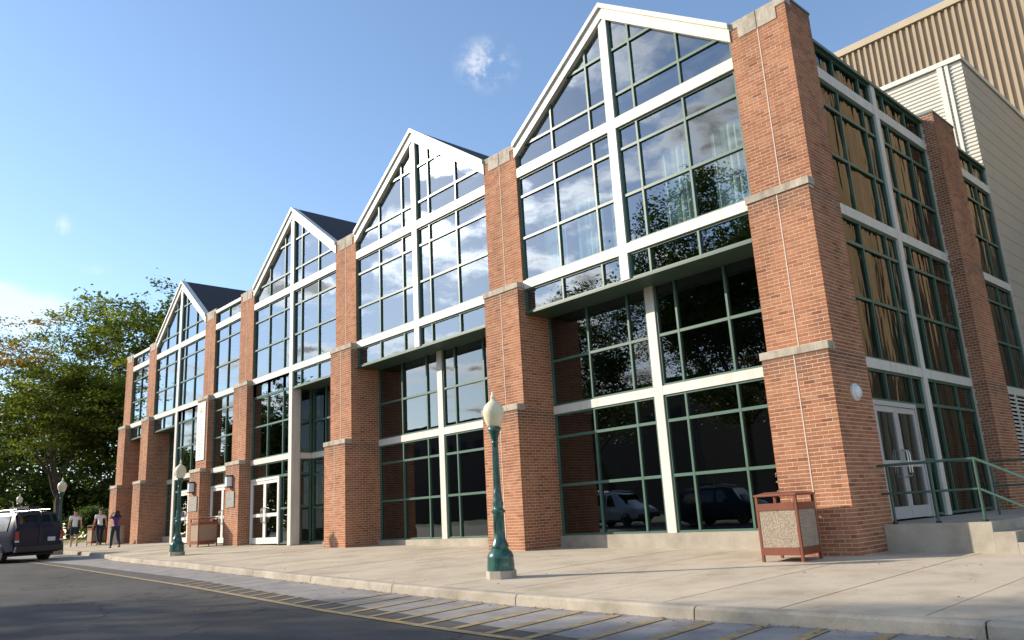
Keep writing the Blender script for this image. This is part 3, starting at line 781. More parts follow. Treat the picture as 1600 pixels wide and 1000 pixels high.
# side elevation (X=-.3), two bays
def side_bay(u0, u1, verts_l, verts_r, um, first):
    bay = bpy.data.objects.new('side_glazed_bay', None); COL.objects.link(bay); bay.parent = BLD
    wm = MB(); gm = MB(); T = SIDE; zt = 10.24
    halves = [(u0, um-MW, verts_l), (um+MW, u1, verts_r)] if um else [(u0, u1, verts_l)]
    if um: wm.box(um-MW, um+MW, .0, .13, .40, zt, T)
    for (a, b, v) in halves:
        for k in ('w1', 'w2', 'w3'): wm.box(a, b, .004, .134, *GZ[k], T)
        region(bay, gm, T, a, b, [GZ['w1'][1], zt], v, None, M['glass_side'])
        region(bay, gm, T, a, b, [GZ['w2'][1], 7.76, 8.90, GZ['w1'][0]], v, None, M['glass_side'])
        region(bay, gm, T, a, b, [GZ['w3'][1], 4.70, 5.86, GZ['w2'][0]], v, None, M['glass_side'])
    gm.box(u0, u1, -.03, .16, zt+.001, zt+.075, T)
    wm.box(u1+.001, u1+.03, -.02, .02, .4, zt, T)
    if first:
        da, db = u0+.72, u0+2.78
        region(bay, gm, T, u0, um-MW, [2.64, GZ['w3'][0]], verts_l, None, M['glass_side'])
        region(bay, gm, T, um+MW, u1, [.42, 1.52, 2.69, GZ['w3'][0]], verts_r, None, M['glass_side'])
        region(bay, gm, T, u0, da, [.42, 1.52, 2.64], [], None, M['glass_side'])
        region(bay, gm, T, db, um-MW, [.42, 1.52, 2.64], [], None, M['glass_side'])
        door(da, db, T, .40, 2.635, M['door_metal'], 2, 'silver side double door at the top of the concrete steps')
    wm.pieces('white_beam', M['white'], bay); gm.build('green_mullions', M['green'], bay)
    return bay
b1 = side_bay(1.008, 7.583, [2.66, 3.93], [5.26, 6.52], 4.60, True); b1['label'] = 'wide shaded side glazing over the platform door'
b2 = side_bay(9.062, 12.48, [10.2, 11.4], None, None, False); b2['label'] = 'narrow side glazing beside the grey annex'
lv = MB().box(9.062, 12.48, .10, .16, .2, 3.258, SIDE).build('louvre_back', M['dark'], BLD)
lvm = MB(); lvm.add([SIDE(9.1, -.0, -.02), SIDE(12.44, -.0, -.02), SIDE(12.44, .07, .03), SIDE(9.1, .07, .03), SIDE(9.1, .0, -.045), SIDE(12.44, .0, -.045), SIDE(12.44, .07, .005), SIDE(9.1, .07, .005)],
    [(0, 1, 2, 3), (4, 7, 6, 5), (0, 4, 5, 1), (1, 5, 6, 2), (2, 6, 7, 3), (3, 7, 4, 0)])
lme = lvm.mesh('louvre_slat', M['siding_trim'])
for i in range(27): link('slat', lme, lv, (0, 0, .45+i*.105))
for a in (9.062, 10.75, 12.42): MB().box(a, a+.06, -.01, .03, .2, 3.255, SIDE).build('louvre_post', M['siding_trim'], lv)

# shell, floors, roof deck, interior
sh = MB(); sh.box(-39.3, -.9, 12.2, 12.45, -.5, 10.1); sh.box(-39.37, -39.3, 1.0, 12.4, -.5, 10.1)
sh.build('rear_wall', M['interior'], BLD)
MB().box(-39.3, -.42, .16, 12.19, 10.101, 10.19).build('roof_deck', M['shingle'], BLD)
fl = MB(); fl.box(-39.3, -.45, .97, 12.1, 3.26, 3.45); fl.box(-39.3, -.45, .98, 12.1, 6.42, 6.6); fl.box(-39.3, -.45, .22, .98, 6.42, 6.6)
fl.box(-39.3, -.45, .95, 12.1, -.3, .30); fl.pieces('floor_slab', M['interior'], BLD)
iw = MB(); iw.box(-39.3, -.45, 6.0, 6.1, .31, 3.25); iw.box(-39.3, -.45, 5.0, 5.1, 3.46, 6.41); iw.box(-39.3, -.45, 4.2, 4.3, 6.61, 10.1)
for X in (-8.5, -16.4, -24.1, -27.8, -35.2): iw.box(X-.05, X+.05, 1.02, 12.1, .31, 3.25); iw.box(X-.05, X+.05, 1.02, 12.1, 3.46, 6.41); iw.box(X-.05, X+.05, 1.02, 12.1, 6.61, 10.1)
iw.pieces('partition', M['interior'], BLD)
# curtains behind the nearest gable
for (a, b, zt) in ((-7.35, -6.62, 8.3), (-6.2, -5.35, 8.3), (-5.1, -4.8, 8.3), (-3.55, -2.72, 8.62), (-2.25, -1.45, 8.62)):
    mb = MB(); n_ = max(8, int((b-a)/.03)); 
    for i in range(n_+1):
        u = a+(b-a)*i/n_; y = .46+.035*math.sin(i*1.15)+.012*math.sin(i*2.7)
        mb.v += [(u, y, 6.62), (u, y, zt)]
    for i in range(n_): mb.f.append((2*i, 2*i+2, 2*i+3, 2*i+1))
    mb.build('curtain', M['curtain'], BLD, smooth=True)

# fixtures on the piers: these are fixed to the wall, parts of the building
sg = MB().box(-28.34, -27.47, -.245, -.212, 3.85, 6.33).build('hanging_sign_board', M['sign'], PIERS['C'][2])
ink = MB(); z = 5.62
for i in range(19):
    u = -28.22
    while u < -27.62:
        w = random.uniform(.04, .13); ink.box(u, min(u+w, -27.60), -.2475, -.2455, z, z+.035); u += w+.03
        if random.random() < .25 and u > -27.9: break
    z -= .088
ink.build('sign_print', M['sign_ink'], PIERS['C'][2])
em = MB()
for p in ([(-28.03, 5.88), (-27.78, 5.88), (-27.80, 6.0), (-28.01, 6.0)], [(-28.0, 6.01), (-27.92, 6.01), (-27.93, 6.10), (-27.99, 6.12)], [(-27.88, 6.01), (-27.80, 6.01), (-27.81, 6.12), (-27.87, 6.09)]):
    em.prism(p, -.2480, -.2460, FRONT)
em.build('sign_emblem', M['sign_gold'], PIERS['C'][2])
for k, (a, b), xc in (('C', (-28.28, -27.42), -27.95), ('D', (-24.52, -23.76), -24.15)):
    pm = MB().box(a+.02, b-.02, -.475, -.4425, 1.74, 2.34).build('wall_plaque', M['plaque'], PIERS[k][2], bevel=.01)
    lm_ = MB(); 
    for s in (0,):
        pr_ = [(-.17, -.443), (-.17, -.56), (-.10, -.66), (.10, -.66), (.17, -.56), (.17, -.443)]
        lm_.add([(xc+x_, y_, zz) for zz in (2.90, 2.96) for x_, y_ in pr_], [tuple(range(6))[::-1], tuple(range(6, 12))]+[(i, (i+1) % 6, (i+1) % 6+6, i+6) for i in range(6)])
        lm_.box(xc-.17, xc+.17, -.46, -.443, 2.52, 2.8995); lm_.add([(xc+x_*.95, y_*.999, zz) for zz in (2.50, 2.535) for x_, y_ in pr_], [tuple(range(6))[::-1], tuple(range(6, 12))]+[(i, (i+1) % 6, (i+1) % 6+6, i+6) for i in range(6)])
    lo_ = lm_.build('wall_lantern', M['black'], PIERS[k][2])
    gl_ = MB(); gl_.add([(xc+x_*.9, -.462 if y_ > -.5 else y_*.985, zz) for zz in (2.536, 2.899) for x_, y_ in pr_], [tuple(range(6))[::-1], tuple(range(6, 12))]+[(i, (i+1) % 6, (i+1) % 6+6, i+6) for i in range(6)])
    gl_.build('lantern_lens', M['lens'], PIERS[k][2])
dm = MB(); prof = [(.155, 0), (.155, .04), (.135, .055), (.125, .057), (.115, .085), (.085, .105), (.04, .118), (.001, .121)]
dm.lathe(prof[:4], 28); bl = dm.build('bulkhead_light', M['siding_trim'], PIERS['G'][2], smooth=True)
dm = MB(); dm.lathe(prof[3:], 28); bl2 = dm.build('bulkhead_lens', M['lens'], PIERS['G'][2], smooth=True)
for o in (bl, bl2): o.rotation_euler = (0, R(90), 0); o.location = (.006, .30, 2.63)

# ------------------------------------------------------------------ annex and tall hall behind
AN = thing('metal_annex', 'white metal-clad annex with fine horizontal ribs rising behind the brick building', 'building')
am = MB(); am.box(-9, -.34, 12.56, 24.5, -.4, 14.0); am.build('wall', M['siding_grey'], AN)
cm = MB(); n_ = 128; zz0 = 9.9; vs = []
for i in range(n_+1):
    z = zz0+(14.0-zz0)*i/n_; y = 12.50+(.035 if i % 4 in (0, 1) else 0.0)
    vs += [(-9, y, z), (-.32, y, z)]
cm.v = vs; cm.f = [(2*i, 2*i+1, 2*i+3, 2*i+2) for i in range(n_)]
cm.build('ribbed_siding', M['siding'], AN)
tr = MB(); tr.box(-1.02, -.86, 12.44, 12.499, 9.9, 14.0); tr.box(-.80, -.70, 12.46, 12.499, 9.9, 14.0); tr.box(-9, -.28, 12.42, 12.60, 14.001, 14.16); tr.box(-.46, -.28, 12.601, 24.5, 14.001, 14.16)
tr.pieces('white_trim', M['siding_trim'], AN)
n_ = 30
for i in range(n_):                              # lapped side panels
    z0 = -.35+i*.478
    mb = MB(); mb.add([(-.335, 12.56, z0), (-.335, 24.5, z0), (-.327, 12.56, z0), (-.327, 24.5, z0), (-.333, 12.56, z0+.474), (-.333, 24.5, z0+.474)], [(0, 1, 3, 2), (2, 3, 5, 4)])
    mb.build('siding_panel', M['siding_grey'], AN)
TH = thing('tall_arena_hall', 'tall tan hall clad in vertical ribbed metal, at the top right', 'building')
MB().box(-8.75, 48, 25.0, 60, -.4, 23.2).build('wall', M['tan'], TH)
rb = MB(); rb.add([(x_, y_, z_) for z_ in (0, 23.11) for x_, y_ in ((-.075, 24.999), (-.055, 24.89), (.055, 24.89), (.075, 24.999))], [(0, 1, 5, 4), (1, 2, 6, 5), (2, 3, 7, 6), (0, 3, 2, 1), (4, 5, 6, 7)])
rme = rb.mesh('rib', M['tan'])
for i in range(188): link('rib', rme, TH, (-8.60+i*.30, 0, 0))
ct = MB(); ct.box(-8.9, 48, 24.80, 24.998, 23.12, 23.48); ct.build('coping', M['tan_cap'], TH)

# ------------------------------------------------------------------ side platform, steps and rails
PL = thing('entrance_platform', 'raised concrete entrance platform with steps beside the corner pier', 'platform')
pm = MB(); pm.box(.012, 1.66, .606, 3.94, -.4, .385); pm.box(-.29, .011, 1.02, 7.58, -.4, .385); pm.box(.012, 7.0, 3.941, 9.0, -.4, .385)
pm.build('landing', M['wallconc'], PL)
for i, (x0, x1, zt) in enumerate(((1.661, 1.965, .230), (1.966, 2.27, .072))):
    MB().box(x0, x1, .606, 3.94, -.4, zt).build('step', M['wallconc'], PL, bevel=.006)
RL = thing('handrail', 'green pipe handrail on the concrete platform edge, sloping down the steps', 'handrail')
rm_ = MB()
Y0 = .72
rm_.tube([(.02, Y0, 1.365), (1.55, Y0, 1.365), (2.45, Y0, .885), (2.50, Y0, .80)], .024, 10)
rm_.build('top_rail', M['rail_green'], RL, smooth=True)
MB().tube([(.02, Y0, .89), (1.55, Y0, .89), (2.42, Y0, .43)], .021, 10).build('middle_rail', M['rail_green'], RL, smooth=True)
for X, z0, z1_ in ((.17, .386, 1.36), (.86, .386, 1.36), (1.55, .386, 1.36), (2.40, -.1, .90)):
    MB().tube([(X, Y0, z0), (X, Y0, z1_)], .024, 10).build('post', M['rail_green'], RL, smooth=True)
    MB().lathe([(.045, 0), (.045, .03), (.03, .032)], 12, (X, Y0, z0)).build('post_shoe', M['black'], RL)
RB = thing('handrail', 'level green pipe handrail on the far side of the steps', 'handrail')
for z in (1.385, .92): MB().tube([(.80, 3.98, z), (6.9, 3.98, z)], .022, 10).build('rail', M['rail_green'], RB, smooth=True)
for X in (.80, 2.3, 3.8, 5.3, 6.8): MB().tube([(X, 3.98, .386), (X, 3.98, 1.38)], .022, 10).build('post', M['rail_green'], RB, smooth=True)

# ------------------------------------------------------------------ street lamps
def make_lamp(label):
    t = thing('street_lamp', label, 'street lamp', (0, 0, 0), 0, 'green cast iron street lamps along the kerb')
    MB().lathe([(.245, -.12), (.245, .105), (.24, .115)], 8).build('concrete_plinth', M['wallconc'], t)
    prof = [(.215, .112), (.222, .13), (.222, .20), (.212, .30), (.215, .33), (.19, .39), (.150, .43), (.135, .45), (.143, .47), (.143, .50), (.12, .55), (.100, .60), (.096, .63), (.092, .68), (.088, .98), (.090, 1.0), (.112, 1.02), (.112, 1.05), (.085, 1.075), (.075, 1.10), (.090, 1.16), (.074, 1.22), (.070, 1.30), (.070, 1.34), (.063, 1.36), (.050, 2.12), (.060, 2.14), (.060, 2.165), (.050, 2.18), (.062, 2.24), (.082, 2.31), (.088, 2.34), (.112, 2.36), (.112, 2.39), (.098, 2.41)]
    mb = MB(); pf = []
    for (a, b) in zip(prof, prof[1:]):
        n_ = max(1, int((b[1]-a[1])/.06))
        for i in range(n_): pf.append((a[0]+(b[0]-a[0])*i/n_, a[1]+(b[1]-a[1])*i/n_))
    pf.append(prof[-1]); o0 = 0
    n_ = 32
    for r_, z in pf:
        fl_ = .86 if (1.40 < z < 2.08 or .64 < z < .97) else (.965 if .14 < z < .30 else 1)
        for k in range(n_):
            a = 2*PI*k/n_; rr = r_*(fl_ if k % 2 else 1)
            mb.v.append((rr*math.cos(a), rr*math.sin(a), z))
    for i in range(len(pf)-1):
        for k in range(n_): mb.f.append((i*n_+k, i*n_+(k+1) % n_, (i+1)*n_+(k+1) % n_, (i+1)*n_+k))
    mb.f.append(tuple((len(pf)-1)*n_+k for k in range(n_)))
    mb.build('post', M['iron'], t, smooth=True)
    gp_ = [(.075, 2.405), (.10, 2.42), (.128, 2.46), (.155, 2.53), (.172, 2.60), (.178, 2.66), (.172, 2.71), (.150, 2.765), (.110, 2.81), (.070, 2.84), (.048, 2.855), (.045, 2.865)]
    MB().lathe(gp_, 32).build('globe', M['globe'], t, smooth=True)
    MB().lathe([(.045, 2.864), (.052, 2.87), (.030, 2.885), (.042, 2.905), (.042, 2.925), (.026, 2.945), (.018, 2.965), (.022, 2.98), (.010, 3.01), (.001, 3.02)], 16).build('finial', M['globe'], t, smooth=True)
    return t
lamp = make_lamp('nearest street lamp, fluted green post and cream acorn globe, before the brick pier')
lamp.location = (-3.96, -4.57, Gz(-3.96, -4.57))
for (X, Y, dz, lb) in ((-20.55, -3.68, 0, 'second nearest green street lamp, in front of the far gabled bay'),
                   (-31.7, -4.5, .05, 'green street lamp standing behind the dark minivan and the walkers'),
                   (-53.0, -1.9, .1, 'farthest small street lamp among the trees, above the minivan roof rack')):
    dup(lamp, (X, Y, Gz(X, Y)+dz), random.uniform(0, 1), lb)

# ------------------------------------------------------------------ litter bins
def make_bin(label, panel, s=.80, h=1.02):
    t = thing('litter_bin', label, 'litter bin', (0, 0, 0), 0, 'square brown litter bins')
    a = s/2; p = .045; f = MB()
    for sx in (-1, 1):
        for sy in (-1, 1): f.box(*sorted((sx*a, sx*(a-p))), *sorted((sy*a, sy*(a-p))), .0, h-.045)
    f.pieces('corner_post', M['can_frame'], t, bevel=.004)
    bnd = MB()
    for (z0, z1_) in ((.10, .22), (h-.27, h-.16)):
        bnd.box(-a+p, a-p, -a-.004, -a+.03, z0, z1_); bnd.box(-a+p, a-p, a-.03, a+.004, z0, z1_); bnd.box(-a-.004, -a+.03, -a+p, a-p, z0, z1_); bnd.box(a-.03, a+.004, -a+p, a-p, z0, z1_)
    bnd.box(-a+.03, a-.03, -a+.03, a-.03, .10, .13)
    bnd.pieces('steel_band', M['can_frame'], t, bevel=.003)
    for k in range(4):
        mb = MB(); mb.box(-a+p, a-p, -a+.008, -a+.03, .2205, h-.2705); o = mb.build('side_panel', panel, t); o.rotation_euler = (0, 0, k*PI/2)
    top = MB(); n_ = 8                               # low domed hood on the four posts
    rim_ = [(-a-.012, -a-.012), (a+.012, -a-.012), (a+.012, a+.012), (-a-.012, a+.012)]
    top.add([(x_, y_, h-.05) for x_, y_ in rim_]+[(x_, y_, h-.02) for x_, y_ in rim_]+[(x_*.6, y_*.6, h+.02) for x_, y_ in rim_]+[(x_*.82, y_*.82, h-.05) for x_, y_ in rim_]+[(x_*.6, y_*.6, h-.005) for x_, y_ in rim_],
        [(i, (i+1) % 4, (i+1) % 4+4, i+4) for i in range(4)]+[(i+4, (i+1) % 4+4, (i+1) % 4+8, i+8) for i in range(4)]+[(8, 9, 10, 11)]+[((i+1) % 4, i, i+12, (i+1) % 4+12) for i in range(4)]+[((i+1) % 4+12, i+12, i+16, (i+1) % 4+16) for i in range(4)]+[(19, 18, 17, 16)])
    top.build('hood', M['can_frame'], t, bevel=.006)
    lin_ = MB(); lin_.lathe([(a*.8, .15), (a*.8, h-.22), (a*.74, h-.22), (a*.72, .2)], 20); lin_.build('liner', M['black'], t)
    return t
b = make_bin('brown steel litter bin with pebbled stone panels beside the corner pier', M['pebble'], .70, 1.06)
ang = math.atan2(-1.5+1.19, -.41+1.3); b.location = (-.78, -1.13, Gz(-.76, -1.1)); b.rotation_euler = (0, 0, R(3.5))
b2_ = make_bin('larger plain tan litter bin in front of the narrow entrance bay', M['can_panel2'], .86, 1.08)
b2_.location = (-25.75, -.95, Gz(-25.7, -1)); b2_.rotation_euler = (0, 0, R(3))
b2_.location.x = -25.35; b2_.scale = (.84, .9, 1.0)
b3_ = dup(b2_, (-38.4, -1.2, Gz(-38, -1.2)), R(3), 'small far litter bin partly behind the middle walker'); b3_.scale = (.82, .82, .9)
pl = thing('planter', 'beige round concrete planter against the far pier', 'planter', (-36.9, -.7, Gz(-36.9, -.7)))
MB().lathe([(.30, 0), (.34, .02), (.36, .80), (.38, .82), (.38, .88), (.33, .88), (.31, .80)], 20).build('pot', M['wallconc'], pl, smooth=True)
MB().lathe([(.31, .74), (.31, .80)], 20).build('soil', M['joint'], pl)

# ------------------------------------------------------------------ minivan
def make_van(label, paint_):
    t = thing('minivan', label, 'minivan')
    # x forward, y left; origin on ground below rear bumper centre
    L_, hw = 4.75, .96
    st = [  # x, z_low, z_belt, z_roof, hw_low, hw_belt, hw_roof
        (0.0, .34, 1.06, 1.16, .90, .93, .88), (.03, .32, 1.08, 1.30, .93, .955, .86), (.28, .30, 1.10, 1.80, .95, .965, .78), (.55, .28, 1.10, 1.84, .95, .97, .78),
        (1.6, .28, 1.10, 1.86, .95, .975, .79), (2.8, .28, 1.09, 1.84, .95, .97, .78), (3.15, .28, 1.08, 1.76, .95, .97, .76), (3.75, .28, 1.05, 1.16, .94, .96, .72), (4.4, .30, .90, .98, .92, .93, .70), (4.72, .34, .70, .78, .86, .86, .66)]
    mb = MB(); n_ = 14
    for (x_, zl, zb_, zr_, a, b_, c) in st:
        half = [(a*.86, zl), (a, zl+.10), (b_*1.005, zl+(zb_-zl)*.55), (b_, zb_), (c+(b_-c)*.18, zb_+(zr_-zb_)*.82), (c*.93, zr_-.015), (c*.5, zr_+.015)]
        mb.v += [(x_, y_, z_) for y_, z_ in half]+[(x_, -y_, z_) for y_, z_ in reversed(half)]
    for i in range(len(st)-1):
        for j in range(n_): mb.f.append((i*n_+j, i*n_+(j+1) % n_, (i+1)*n_+(j+1) % n_, (i+1)*n_+j))
    mb.f.append(tuple(reversed(range(n_)))); mb.f.append(tuple((len(st)-1)*n_+j for j in range(n_)))
    body = mb.build('body', paint_, t, smooth=True)
    def quad(name, pts, m, parent=t, th=.012, nrm=(-1, 0, 0)):
        nn_ = Vector(nrm).normalized()*th; k = len(pts)
        q = MB(); q.add([Vector(p)+nn_ for p in pts]+[Vector(p)-nn_*.5 for p in pts], [tuple(range(k)), tuple(reversed(range(k, 2*k)))]+[((i+1) % k, i, i+k, (i+1) % k+k) for i in range(k)])
        return q.build(name, m, parent)
    # rear windows follow the raked tailgate between stations x=.03 and x=.28
    def rear(y_, z_):
        f = (z_-1.10)/(1.80-1.10); return (.02+.20*max(0, f)-.012, y_, z_)
    for s in (-1, 1):
        o = quad('rear_window', [rear(s*.045, 1.14), rear(s*.80, 1.14), rear(s*.70, 1.70), rear(s*.045, 1.72)][::(1 if s < 0 else -1)], M['car_glass'], nrm=(-1, 0, .25))
        quad('window_surround', [rear(s*.02, 1.10), rear(s*.85, 1.10), rear(s*.74, 1.75), rear(s*.02, 1.77)][::(1 if s < 0 else -1)], M['trim'], th=.004, nrm=(-1, 0, .25))
        quad('tail_light', [(-.012, s*.79, .78), (-.012, s*.935, .78), (.0, s*.93, 1.10), (.0, s*.80, 1.10)][::(1 if s < 0 else -1)], M['red_lens'], th=.03)
        quad('tail_light_band', [(-.03, s*.79, .72), (-.03, s*.93, .72), (-.03, s*.93, .78), (-.03, s*.79, .78)][::(1 if s < 0 else -1)], M['lens'], th=.02)
    quad('licence_plate', [(-.03, .14-.45, .72), (-.03, -.16-.45, .72), (-.03, -.16-.45, .87), (-.03, .14-.45, .87)], M['plate'])
    b_ = MB(); b_.box(-.13, .06, -.92, .92, .34, .56); b_.build('rear_bumper', M['trim'], t, bevel=.04)
    b_ = MB(); b_.box(4.66, 4.86, -.88, .88, .32, .58); b_.build('front_bumper', M['trim'], t, bevel=.05)
    MB().box(-.02, .01, .03, .20, .90, .94).build('door_handle', M['trim'], t)
    MB().box(-.018, .0, -.006, .006, .56, 1.78).build('door_seam', M['trim'], t)
    for s in (-1, 1):
        for (xa, xb) in ((.42, 1.30), (1.38, 2.35), (2.42, 3.12)):
            ya, yb_ = .972, .825
            pts = [(xa+.04, s*ya, 1.14), (xb, s*ya, 1.14), (xb-(.0 if xb < 3 else .32), s*yb_, 1.70), (xa+.08, s*yb_, 1.70)]
            quad('side_window', pts[::(-1 if s > 0 else 1)], M['car_glass'], th=.010, nrm=(0, s, .25))
        for wx in (.95, 3.82):
            w = bpy.data.objects.new('wheel', None); COL.objects.link(w); w.parent = t; w.location = (wx, s*.84, .335); w.rotation_euler = (R(90), 0, 0)
            MB().lathe([(.20, -.11), (.32, -.11), (.335, -.08), (.335, .08), (.32, .11), (.20, .11)], 28).build('tyre', M['tyre'], w, smooth=True)
            MB().lathe([(.205, -.085), (.20, -.112), (.12, -.095), (.05, -.10), (.02, -.11)] if s > 0 else [(.02, .11), (.05, .10), (.12, .095), (.20, .112), (.205, .085)], 20).build('rim', M['rim'], w, smooth=True)
        arch = MB()
        for wx in (.95, 3.82):
            arch.tube([(wx+.37*math.cos(a), s*.955, .33+.37*math.sin(a)) for a in lin(0, PI, 13)], .03, 6)
        arch.pieces('wheel_arch', M['trim'], t)
        MB().tube([(.5, s*.66, 1.93), (3.0, s*.66, 1.93)], .016, 8).build('roof_rail', M['steel'], t, smooth=True)
        m_ = MB(); m_.box(2.95, 3.05, *sorted((s*.98, s*1.16)), 1.12, 1.30); m_.build('wing_mirror', M['trim'], t, bevel=.03)
    for X in (.75, 1.8, 2.7): 
        MB().tube([(X, -.66, 1.86), (X, -.66, 1.95), (X, .66, 1.95), (X, .66, 1.86)], .015, 8).build('roof_bar', M['steel'], t, smooth=True)
    quad('windscreen', [(3.72, .70, 1.16), (3.72, -.70, 1.16), (3.20, -.66, 1.74), (3.20, .66, 1.74)], M['car_glass'], nrm=(.7, 0, .7))
    MB().box(.30, 4.4, -.80, .80, .22, .30).build('underbody', M['trim'], t)
    return t
van = make_van('dark blue minivan with roof rack parked at the left, seen from behind', M['car_paint'])
hd = Vector((-.935, -.355, 0)).normalized(); hang = math.atan2(hd.y, hd.x)
van.location = (-28.95, -5.78, Gz(-29, -6)-.135); van.rotation_euler = (0, 0, hang)
MB().box(.9, 1.9, -.55, -.05, 1.962, 2.07).build('roof_crate', M['trim'], van)
for X, Y in ((1.0, .5), (2.2, .55)): MB().tube([(X, Y, 1.95), (X, Y, 2.25)], .012, 6).build('rack_upright', M['steel'], van)
rv = make_van('silver minivan across the road, visible only as a reflection in the lower glass', M['car_silver'])
rv.location = (-26.2, -20.3, Gz(-24, -14)-.14); rv.rotation_euler = (0, 0, R(4))
dup(van, (-19.6, -20.6, Gz(-18, -14)-.14), R(-3), 'dark minivan parked across the road, only seen mirrored in the nearest lower panes')

# ------------------------------------------------------------------ people (walking away from the camera)
def skinned(name, verts, edges, radii, m, parent, sub=2, root=0):
    me = bpy.data.meshes.new(name); me.from_pydata(verts, edges, []); me.materials.append(m)
    o = bpy.data.objects.new(name, me); COL.objects.link(o)
    if parent: o.parent = parent
    sk = o.modifiers.new('skin', 'SKIN'); sk.use_smooth_shade = True
    if not me.skin_vertices: me.skin_vertices.new(name='skin')
    for i, r_ in enumerate(radii):
        sv = me.skin_vertices[0].data[i]; sv.radius = r_ if isinstance(r_, tuple) else (r_, r_); sv.use_root = (i == root)
    ss = o.modifiers.new('sub', 'SUBSURF'); ss.levels = sub; ss.render_levels = sub
    return o
def person(loc, rz, h, label, skin, top, bottom, shoe, legs='shorts', arms='down', hair_long=False, ph=1, slim=1.0):
    """faces +x locally; z up; figure height h"""
    t = thing('person', label, 'person', loc, rz, 'people walking along the building')
    k = h/1.75; w = slim
    st_ = .20*ph
    V = {'pel': (0, 0, .95), 'wst': (0, 0, 1.08), 'chs': (.0, 0, 1.28), 'shc': (0, 0, 1.42), 'nck': (.01, 0, 1.50), 'hd0': (.02, 0, 1.60), 'hd1': (.02, 0, 1.69)}
    for s, nm in ((1, 'l'), (-1, 'r')):
        V['sh'+nm] = (0, s*.19*w, 1.41)
        if arms == 'down': V['el'+nm] = (-.03+s*.03, s*.25*w, 1.14); V['wr'+nm] = (.02+s*.10, s*.27*w, .90); V['hn'+nm] = (.04+s*.12, s*.265*w, .82)
        else: V['el'+nm] = (.10, s*.31*w, 1.36); V['wr'+nm] = (.10, s*.15, 1.58); V['hn'+nm] = (.08, s*.09, 1.64)
        V['hp'+nm] = (0, s*.10, .91)
        sw = st_*(s if ph > 0 else -s)
        V['kn'+nm] = (.10*s*ph+.04, s*.11, .50); V['an'+nm] = (.24*s*ph-.06, s*.11, .10 if s*ph > 0 else .15); V['to'+nm] = (.24*s*ph+.09, s*.12, .05 if s*ph > 0 else .05)
    def P3(n): return tuple(c*k for c in V[n])
    def chain(name, ns, es, rs, m, root=0):
        idx = {n: i for i, n in enumerate(ns)}
        return skinned(name, [P3(n) for n in ns], [(idx[a], idx[b]) for a, b in es], [tuple(q*k for q in r_) if isinstance(r_, tuple) else r_*k for r_ in rs], m, t, 2, root)
    ns = ['pel', 'wst', 'chs', 'shc', 'nck', 'hd0', 'hd1']; es = [('pel', 'wst'), ('wst', 'chs'), ('chs', 'shc'), ('shc', 'nck'), ('nck', 'hd0'), ('hd0', 'hd1')]; rs = [(.13, .10), (.12, .09), (.14, .10), (.10, .07), .052, (.092, .080), (.085, .075)]
    for nm in 'lr':
        ns += ['sh'+nm, 'el'+nm, 'wr'+nm, 'hn'+nm, 'hp'+nm, 'kn'+nm, 'an'+nm, 'to'+nm]
        es += [('shc', 'sh'+nm), ('sh'+nm, 'el'+nm), ('el'+nm, 'wr'+nm), ('wr'+nm, 'hn'+nm), ('pel', 'hp'+nm), ('hp'+nm, 'kn'+nm), ('kn'+nm, 'an'+nm), ('an'+nm, 'to'+nm)]
        rs += [.055, .042, .028, (.035, .02), .085, .056, .037, .036]
    body = chain('body', ns, es, rs, skin)
    sn = ['wst', 'pel', 'chs', 'shc', 'shl', 'shr']; se = [('pel', 'wst'), ('wst', 'chs'), ('chs', 'shc'), ('shc', 'shl'), ('shc', 'shr')]; sr = [(.155*w, .115), (.160*w, .12), (.175*w, .125), (.135*w, .09), .078, .078]
    V['mel'] = tuple((a+b_*1.2)/2.2 for a, b_ in zip(V['shl'], V['ell'])); V['mer'] = tuple((a+b_*1.2)/2.2 for a, b_ in zip(V['shr'], V['elr']))
    sn += ['mel', 'mer']; se += [('shl', 'mel'), ('shr', 'mer')]; sr += [.070, .070]
    chain('shirt', sn, se, sr, top)
    bn = ['pel', 'hpl', 'hpr']; be = [('pel', 'hpl'), ('pel', 'hpr')]; br = [(.150*w, .115), .105, .105]
    for nm in 'lr':
        if legs == 'shorts':
            V['cu'+nm] = tuple(a*.08+b_*.92 for a, b_ in zip(V['hp'+nm], V['kn'+nm])); bn += ['cu'+nm]; be += [('hp'+nm, 'cu'+nm)]; br += [.092]
        else: bn += ['kn'+nm, 'an'+nm]; be += [('hp'+nm, 'kn'+nm), ('kn'+nm, 'an'+nm)]; br += [.073, .058]
    chain('shorts' if legs == 'shorts' else 'trousers', bn, be, br, bottom)
    for nm in 'lr': skinned('shoe', [tuple(c*k for c in (V['an'+nm][0]-.05, V['an'+nm][1], V['an'+nm][2]-.03)), tuple(c*k for c in (V['to'+nm][0]+.03, V['to'+nm][1], V['to'+nm][2]))], [(0, 1)], [.052*k, .042*k], shoe, t, 1)
    hs = [(-.012*k, 0, 1.635*k), (-.010*k, 0, 1.705*k)]; hr = [(.095*k, .085*k), (.098*k, .088*k)]; he = [(0, 1)]
    if hair_long: hs = [(-.075*k, 0, 1.40*k), (-.065*k, 0, 1.50*k), (-.03*k, 0, 1.61*k), (-.012*k, 0, 1.70*k)]; hr = [.125*k, .135*k, .135*k, .115*k]; he = [(0, 1), (1, 2), (2, 3)]
    skinned('hair', hs, he, hr, M['hair'], t, 2)
    # face: nose, ears, eyes
    f_ = MB(); f_.add([(.10*k, 0, 1.62*k), (.085*k, .018*k, 1.60*k), (.085*k, -.018*k, 1.60*k), (.125*k, 0, 1.605*k), (.095*k, 0, 1.585*k)], [(0, 1, 3), (0, 3, 2), (1, 4, 3), (3, 4, 2), (0, 2, 4, 1)]); f_.build('nose', skin, t)
